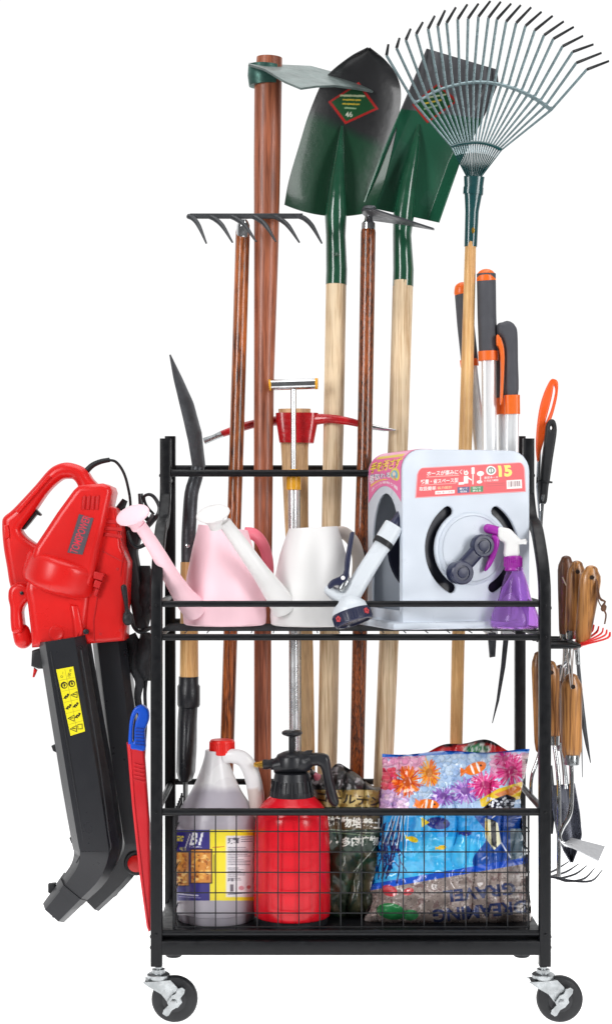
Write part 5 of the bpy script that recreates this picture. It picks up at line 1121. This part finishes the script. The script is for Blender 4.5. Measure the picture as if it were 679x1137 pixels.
def fish(x, y, L, col, ang=0, tail=None, belly=None):
    a = math.radians(ang); cv.ell(x, y, L, L * .52, col, ang); tx, ty = x - L * 1.05 * math.cos(a), y - L * 1.05 * math.sin(a)
    cv.poly([(tx + L * .3 * math.cos(a), ty + L * .3 * math.sin(a)), (tx - L * .4, ty - L * .45), (tx - L * .35, ty + L * .45)], tail or col)
    cv.ell(x + L * .55 * math.cos(a), y + L * .5 * math.sin(a) - L * .08, L * .1, L * .1, (20, 20, 26))
fish(458, 932, 6, (240, 206, 40), 20); fish(490, 941, 5, (240, 196, 40), -8); fish(486, 914, 13, (24, 42, 130), 5, (240, 210, 40)); fish(517, 925, 6, (24, 42, 130), 0)
cv.poly([(538, 908), (552, 914), (556, 936), (548, 944), (538, 930)], (240, 236, 200)); cv.poly([(544, 909), (550, 912), (551, 942), (545, 938)], (26, 26, 34)); cv.poly([(538, 912), (541, 912), (541, 928), (538, 926)], (240, 200, 60)); cv.line([(546, 908), (556, 900), (562, 880)], 1.2, (250, 250, 246))
cv.line([(556, 936), (566, 952)], 1.6, (236, 240, 250))
# reef of corals in the upper half
cv.rect(398, 826, 598, 900 , (178, 204, 236))
def dots(x0, y0, x1, y1, cols, n_, ra, rb, seed):
    q = random.Random(seed)
    for k in range(n_):
        x, y = q.uniform(x0, x1), q.uniform(y0, y1); rr = q.uniform(ra, rb); a = q.choice(cols); cv.ell(x, y, rr, rr * .85, tuple(v * .84 for v in a)); cv.ell(x - rr * .12, y - rr * .15, rr * .82, rr * .68, a)
dots(460, 838, 545, 890, ((176, 206, 240), (200, 222, 246), (160, 190, 232)), 330, 2, 4.2, 1)
dots(420, 834, 470, 856, ((244, 176, 206), (236, 150, 190), (250, 200, 222)), 150, 1.8, 4.2, 2)
dots(545, 838, 590, 862, ((240, 170, 208), (232, 140, 190), (248, 196, 224)), 130, 1.8, 4, 3)
dots(418, 854, 440, 878, ((232, 44, 92), (244, 84, 112), (214, 30, 70)), 60, 2, 5, 4)
dots(418, 878, 452, 900, ((216, 176, 224), (236, 200, 230), (196, 160, 214)), 110, 2, 4, 5)
def anem(x, y, R, cols, n_, seed, flat=1):
    q = random.Random(seed)
    for k in range(n_):
        a = q.uniform(0, 2 * math.pi); rr = R * q.uniform(.5, 1); cv.line([(x, y), (x + rr * math.cos(a), y + rr * flat * math.sin(a))], q.uniform(.8, 1.7), q.choice(cols))
    cv.ell(x, y, R * .3, R * .3 * flat, tuple(v * .8 for v in cols[0]))
anem(476, 858, 13, ((244, 140, 30), (250, 176, 60), (230, 100, 20)), 90, 1, 1.3); anem(452, 868, 18, ((238, 96, 24), (250, 140, 40), (206, 66, 14)), 130, 2)
anem(492, 884, 15, ((150, 96, 196), (186, 136, 216), (120, 70, 170)), 70, 3, .8); anem(516, 878, 17, ((160, 104, 204), (196, 150, 222), (128, 76, 176)), 80, 4, .9)
anem(538, 872, 20, ((226, 44, 132), (244, 96, 164), (200, 26, 110)), 130, 5, .8); anem(568, 856, 19, ((222, 40, 128), (240, 90, 160), (196, 24, 104)), 120, 6); anem(560, 842, 12, ((226, 60, 140), (246, 120, 180)), 60, 7)
cv.poly([(532, 888), (552, 876), (578, 868), (586, 874), (580, 886), (550, 894), (534, 896)], (246, 206, 40)); cv.poly([(548, 882), (574, 872), (580, 876), (560, 888)], (236, 130, 40)); anem(470, 894, 12, ((240, 90, 40), (250, 150, 70)), 50, 8, .5)
cv.poly([(534, 899), (546, 888), (562, 882), (572, 886), (570, 896), (552, 902)], (22, 24, 44))
for k in range(34): cv.ell(r.uniform(540, 570), r.uniform(886, 898), 1.5, 1.2, (232, 236, 244))
def stripefish(x, y, L, ang):
    a = math.radians(ang); fish(x, y, L, (240, 118, 26), ang); 
    for k in (.28, -.28): cv.ell(x + k * L * math.cos(a), y + k * L * math.sin(a), L * .11, L * .5, (250, 248, 244), ang)
stripefish(528, 853, 12, 155); stripefish(527, 853, 12, -20); stripefish(476, 893, 11, 10)
cv.rect(418, 899, 540, 906, (150, 204, 236), .6)
cv.poly([(422, 833), (590, 829), (590, 834), (422, 841)], (34, 112, 206))
cv.text('DREAMING', 532, 1012, 15, (52, 62, 104), 186, .03, 104); cv.text('GRAVEL', 532, 991, 14, (52, 62, 104), 187, .03, 80)
cv.ell(434, 1012, 16, 9, (30, 130, 66), 10, .9); cv.ell(455, 1016, 9, 6, (40, 140, 76), 0, .8); cv.ell(432, 989, 9, 6, (206, 50, 60), 20, .85); cv.ell(453, 990, 6, 4, (206, 50, 60), -20, .8)
cv.put((((cv.X < 411) | (cv.X > 586)) & (cv.Y > 900)).astype(float), (186, 176, 174), .5); cv.put(((cv.X > 579) & (cv.Y < 905) & (cv.Y > 836)).astype(float), (176, 160, 156), .7)
cv.done()
bag('gravel_bag', 'bright bag of aquarium gravel printed with clownfish, corals and blue sea, in the basket', 'bag', [(403, 1026), (406, 1012), (412, 1003), (410, 990), (416, 970), (419, 940), (422, 910), (420, 890), (424, 860), (424, 837)], [(590, 1026), (589, 1004), (585, 975), (585, 950), (580, 925), (579, 905), (577, 885), (583, 858), (587.5, 833)], .092, .060, cv, BAGM, 380, 420, 3.6, 1.7, None, lambda u: 1.5 * math.sin(u * 11), .0)
# ------------------------------------------------------------------ wooden handled hand tools on the right side
GRP = 'wooden-handled hand tools on the right side holder'
def whandle(parent, top, bot, Y0, Y1, w0, w1, mat, hole=True, e=.72):
    n = 14; pts = []; rr = []
    for k in range(n + 1):
        f = k / n; x = top[0] + (bot[0] - top[0]) * f; y = top[1] + (bot[1] - top[1]) * f; Y = Y0 + (Y1 - Y0) * f
        w_ = interp([(0, w0 * .62), (.04, w0 * .86), (.12, w0), (.35, w0 * .96), (.6, (w0 + w1) / 2 * .97), (.85, w1), (.96, w1 * .95), (1, w1 * .82)], f)
        pts.append(P(x, y, Y)); rr.append((w_ * s(Y), w_ * s(Y) * e))
    h = MB().sweep(pts, rr, 24, ref=(1, 0, 0), cap='round').build('handle', mat, parent, angle=60)
    if hole:
        hp = P(top[0] + (bot[0] - top[0]) * .1, top[1] + (bot[1] - top[1]) * .1, Y0); fr = Vector((hp.x, hp.y - w0 * s(Y0) * e - .0004, hp.z))
        MB().lathe(fr + Vector((0, .002, 0)), (0, -1, 0), [(0, .0036), (.0026, .0036), (.0028, .0022), (.0022, .0018), (.0022, .0004)], 16).build('hanging_hole', pm('dark_hole', c(40, 24, 14), rough=.8) if 'dark_hole' not in MATS else MATS['dark_hole'], h)
    return h
# three standing in the holder
t = thing('hand_rake', tuple(P(640, 716, .07)), 'wooden-handled hand rake with fanned red tines, nearest of the three upright tools', 'hand rake', GRP)
whandle(t, (656, 633), (646, 712), .055, .06, 12, 9, W_HAND, True)
m = MB()
m.sweep([P(647, 708, .06), P(644, 716, .058), P(636, 719, .055)], [(.006, .004), (.008, .004), (.006, .003)], 10, sm=3)
for k, tp in enumerate(((646, 694), (652.5, 693.5), (658.7, 694), (664, 695.5), (668.9, 697.3), (673, 699.2), (676.5, 701.8))):
    f = k / 6; Yk = .13 - .12 * f; kn = (tp[0] - 2.5, tp[1] + 6.5)
    m.sweep([P(636.5, 718.5, .056), P(636.5 + (kn[0] - 636.5) * .5, 718.5 + (kn[1] - 718.5) * .5 + .5, .056 + (Yk - .056) * .5), P(kn[0], kn[1], Yk), P(tp[0], tp[1], Yk - .004)], [(.0016, .0016), (.0016, .0030), (.0016, .0034), (.0012, .0016)], 8, sm=3, ref=(0, 0, 1))
m.build('fan_tines', pm('red_tine_enamel', c(216, 34, 30), rough=.3), t)
m = MB(); m.sweep([P(661, 643, .045), P(662, 656, .035), P(664, 668, .035), P(668, 675, .035)], .0011, 6, sm=3); m.sweep([P(661.5, 645, .044), P(665, 664, .036), P(671, 668, .036), P(668, 674, .036), P(672, 682, .036), P(670.5, 693, .036)], (.0022, .0012), 6, sm=3); m.sweep([P(664, 661, .037), P(667, 665, .035), P(671, 667.5, .035)], .0009, 6)
m.lathe(P(669.5, 675, .036), (.2, 0, 1), [(-.006, .002), (-.003, .0045), (.003, .0045), (.006, .002)], 10); m.build('leather_loop', LEATHER, t)
t = thing('hand_fork', tuple(P(636, 716, .1)), 'reddish wooden-handled hand fork standing in the middle of three upright tools', 'hand fork', GRP)
whandle(t, (640, 627), (634, 702), .1, .1, 10.5, 8.5, W_HAND, True)
m = MB(); m.lathe(P(634, 700, .1), (0, 0, -1), [(0, .010), (.014, .0095), (.015, .005)], 18); m.sweep([P(634, 706, .1), P(630, 730, .1), P(627, 760, .1), P(628, 775, .1)], [.0035, .0035, .003, .002], 10, sm=3)
for dx in (-6, 6): m.sweep([P(629, 735, .1), P(627 + dx, 745, .1), P(626 + dx * 1.2, 775, .1)], [.0028, .0026, .0014], 8, sm=3)
m.build('tines', CHROME, t)
t = thing('hand_hoe', tuple(P(626, 716, .14)), 'dark brown wooden-handled tool, farthest left of the three upright ones', 'hand tool', GRP)
whandle(t, (628, 621), (627, 706), .145, .14, 9.5, 7.5, W_DARK, False)
m = MB(); m.sweep([P(624, 641, .14 - .012), P(627, 648, .128), P(629.5, 652, .13)], .0012, 6, sm=3); m.build('cord_loop', pm('pale_cord', c(214, 196, 170), rough=.7), t)
m = MB(); m.lathe(P(627, 704, .14), (0, 0, -1), [(0, .010), (.014, .0095), (.015, .005)], 18); m.sweep([P(627, 710, .14), P(626, 740, .14), P(622, 790, .14), P(617, 830, .14)], [.004, .004, .0035, .003], 10, sm=3)
m.build('shank', CHROME, t)
# hanging below
t = thing('hand_hoe', tuple(P(635, 800, .045)), 'light wooden-handled hand hoe hanging head down, flat grey blade pointing right', 'hand hoe', GRP)
whandle(t, (634, 753), (634, 840), .045, .045, 12.2, 11.3, W_HAND, True)
m = MB(); m.lathe(P(634, 838, .045), (0, 0, -1), [(0, .0125), (.0005, .0128), (.016, .0122), (.0165, .006)], 20); fr = m.build('ferrule', STEEL, t)
m = MB(); m.sweep([P(633.5, 846, .045), P(634, 870, .043), P(632.5, 902, .04), P(624, 919, .037), P(620.5, 929, .035), P(624, 936, .035), P(634, 939, .035)], [.0038, .0038, .0038, .0038, .0036, .0036, .0038], 12, sm=4)
m.build('gooseneck', CHROME, t)
m = MB(); m.sheet(lambda u, v: P(622 + 15 * v + u * (30 + 4 * v) - 3 * v, 944 - 9.5 * v + u * (11 + 2 * v) - 1, .02 + .055 * v), 10, 8, .0018)
m.V = []; m.F = []; m.M = []; m.C = []
def hb_(u, v):
    a = (626 + 38 * u, 936 + 19.5 * u); b = (634 + 37 * u, 930 + 9.5 * u); return P(a[0] + (b[0] - a[0]) * v, a[1] + (b[1] - a[1]) * v, .018 + .07 * v)
m.sheet(hb_, 10, 8, .0018); m.build('blade', pm('brushed_blade_steel', c(176, 177, 180), rough=.4, metal=.6, var=.04, vscale=60), t)
m = MB()
m.sweep([P(628, 716, .05), P(630.5, 740, .036), P(633, 762, .033), P(634.5, 762, .033), P(634, 740, .036), P(632, 717, .05)], .0011, 6, sm=4); m.sweep([P(626, 717, .05), P(624, 740, .04), P(621, 756, .04)], .0011, 6, sm=3); m.sweep([P(636, 717, .05), P(635, 738, .042), P(634.5, 752, .036)], .0011, 6, sm=3)
m.build('hanging_cord', pm('grey_cord', c(176, 166, 160), rough=.7), t)
t = thing('hand_cultivator', tuple(P(615, 800, .09)), 'wooden-handled five-tine cultivator hanging behind the front post, tines curving right', 'cultivator', GRP)
whandle(t, (610, 738), (614, 818), .1, .1, 10.5, 8.5, W_HAND, True)
m = MB(); m.lathe(P(614, 817, .1), (0, 0, -1), [(0, .010), (.015, .0095), (.0155, .005)], 18); m.sweep([P(614.5, 824, .1), P(619, 860, .09), P(620, 900, .085), P(619.5, 975, .08)], [.0036] * 4, 12, sm=3)
m.build('shank', CHROME, t)
tin = MB()
for b0, b1, b2, Yk in (((604, 972), (616, 966), (631, 956.5), .15), ((612, 973), (628, 968), (642, 959), .12), ((620, 975.5), (638, 970.5), (651, 961), .08), ((630, 978.5), (648, 975.5), (659.5, 964), .05), ((634, 978), (656, 978), (668, 966), .02)):
    MB().sweep([P(617, 974.5, .08), P(b0[0], b0[1], .08 + (Yk - .08) * .4), P(b1[0], b1[1], Yk), P(b2[0], b2[1], Yk)], [(.0028, .0022), (.0028, .002), (.0026, .0018), (.001, .0008)], 8, sm=4).build('tine', DKSTEEL, t)
t = thing('hand_trowel', tuple(P(628, 860, .13)), 'dark narrow steel trowel hanging blade down behind the hand hoe', 'trowel', GRP)
whandle(t, (622, 742), (623, 826), .15, .14, 9.5, 8, W_DARK, False)
m = MB(); m.lathe(P(623, 824, .14), (0, 0, -1), [(0, .0095), (.014, .009), (.015, .005)], 18); m.sweep([P(623, 830, .14), P(626, 855, .14), P(628, 876, .135)], [.004, .004, .005], 10, sm=3); m.build('shank', STEEL, t)
m = MB()
tl = [(633.6, 957.5), (626, 945), (618, 925), (614, 900), (613, 872)]; tr = [(634.4, 957.5), (640, 943), (644.6, 928), (642, 901), (636.5, 870)]
m.sheet(lambda u, v: P(polyat(tl, v)[0] + (polyat(tr, v)[0] - polyat(tl, v)[0]) * u, polyat(tl, v)[1] + (polyat(tr, v)[1] - polyat(tl, v)[1]) * u, .122 + .022 * (1 - (2 * u - 1) ** 2)), 20, 30, .0018)
m.build('blade', pm('dark_polished_steel', c(120, 122, 132), rough=.28, metal=.85, var=.25, vscale=20), t)
t = thing('hand_weeder', tuple(P(598, 800, .16)), 'brown wooden-handled weeder hanging left of the right front post', 'weeder', GRP)
whandle(t, (597.5, 727), (600, 832), .17, .17, 8.5, 7.5, W_HAND, False)
m = MB(); m.sweep([P(600, 830, .17), P(596, 845, .17), P(590, 862, .165), P(589, 880, .165), P(592, 890, .165)], [.0035, .0035, .0032, .003, .001], 10, sm=4); m.sweep([P(602, 832, .17), P(602, 850, .17), P(604, 880, .17), P(606, 905, .17)], [.003, .003, .003, .001], 10, sm=3); m.build('forked_shank', CHROME, t)
m = MB(); m.sweep([P(599, 718, .17), P(598, 728, .16), P(599, 734, .158)], .001, 6, sm=3); m.build('hanging_cord', MATS['grey_cord'], t)
t = thing('curved_sickle', tuple(P(648, 800, .08)), 'slim dark curved blade hanging at the far right of the hand tools', 'sickle')
m = MB(); m.sweep([P(641, 735, .1), P(644, 770, .095), P(647, 800, .09), P(651, 826, .09), P(655, 847, .09)], [(.003, .003), (.0036, .002), (.0042, .002), (.003, .0016), (.0006, .0006)], 10, sm=4, ref=(1, 0, 0)); m.build('blade', DKSTEEL, t)
m = MB(); m.sweep([P(640, 720, .1), P(641, 738, .1)], .004, 10); m.build('tang', STEEL, t)
t = thing('steel_skewer', tuple(P(646, 820, .1)), 'thin straight dark spike hanging between the hand hoe and the sickle blade', 'spike')
m = MB(); m.sweep([P(638, 722, .11), P(643, 760, .105), P(645, 820, .1), P(646, 863, .1)], [.0014, .0014, .0012, .0005], 8, sm=2); m.build('shaft', DKSTEEL, t); m = MB(); m.sweep([P(638, 722, .11), P(636, 718, .11), P(638, 714, .11), P(641, 717, .11), P(639, 722, .11)], .0012, 8, sm=3); m.build('eye', DKSTEEL, t)
t = thing('hand_fork', tuple(P(612, 900, .15)), 'black forged hand fork head hanging low behind the right front post', 'hand fork', GRP)
m = MB(); m.sweep([P(610, 850, .16), P(612, 875, .155), P(614, 900, .15)], [.004, .0045, .008], 10, sm=2); m.build('shank', DKSTEEL, t)
for x1, x2 in ((606, 606), (612, 612), (619, 619)): MB().sweep([P(613, 893, .15), P(x1, 905, .145), P(x2, 926, .14)], [(.006, .004), (.0055, .0035), (.002, .0015)], 8, sm=3, ref=(1, 0, 0)).build('tine', DKSTEEL, t)
WORLD_FRONT = .16
LAMPS = [('overhead_softbox', (.1, .0, 3.1), (.1, .25, 0), (2.0, 2.0), 38),
         ('left_softbox', (-1.9, -2.2, 1.7), (0, .1, .7), (.8, 1.8), 60),
         ('right_softbox', (2.0, -1.9, 1.4), (.1, .1, .6), (.7, 1.8), 44),
         ('under_floor_fill', (.1, .35, -.6), (.1, .35, 0), (3.0, 3.0), 75)]  # added lamp below the floor, washes its shadows out to white
# ------------------------------------------------------------------ light, world, camera
w = bpy.data.worlds.new('World'); SC.world = w; w.use_nodes = True
N, L = w.node_tree.nodes, w.node_tree.links; bg = N['Background']
tc = N.new('ShaderNodeTexCoord'); sx = N.new('ShaderNodeSeparateXYZ'); L.new(tc.outputs['Generated'], sx.inputs[0])
mr = N.new('ShaderNodeMapRange'); mr.inputs['From Min'].default_value = -.15; mr.inputs['From Max'].default_value = .45
mr.inputs['To Min'].default_value = WORLD_FRONT; mr.inputs['To Max'].default_value = 1.06
L.new(sx.outputs['Y'], mr.inputs['Value']); L.new(mr.outputs[0], bg.inputs['Strength']); bg.inputs['Color'].default_value = (1, 1, 1, 1)
def area(name, loc, target, size, power, col=(1, 1, 1)):
    l = bpy.data.lights.new(name, 'AREA'); l.shape = 'RECTANGLE'; l.size, l.size_y = size; l.energy = power; l.color = col
    o = bpy.data.objects.new(name, l); COL.objects.link(o); o.location = loc
    o.rotation_euler = (Vector(target) - Vector(loc)).to_track_quat('-Z', 'Y').to_euler(); return o
for a in LAMPS: area(*a)
cam = bpy.data.cameras.new('camera'); co = bpy.data.objects.new('camera', cam); COL.objects.link(co); SC.camera = co
co.location = (0, -D, ZC); co.rotation_euler = (math.pi / 2, 0, 0)
cam.sensor_fit = 'VERTICAL'; cam.sensor_height = 36; cam.lens = 36 * D * K / 1137
cam.shift_x = (339.5 - XC) / 1137; cam.shift_y = (HZ - 568.5) / 1137; cam.clip_start = .05; cam.clip_end = 200
SC.view_settings.view_transform = 'Standard'; SC.view_settings.look = 'None'; SC.view_settings.exposure = 0; SC.view_settings.gamma = 1
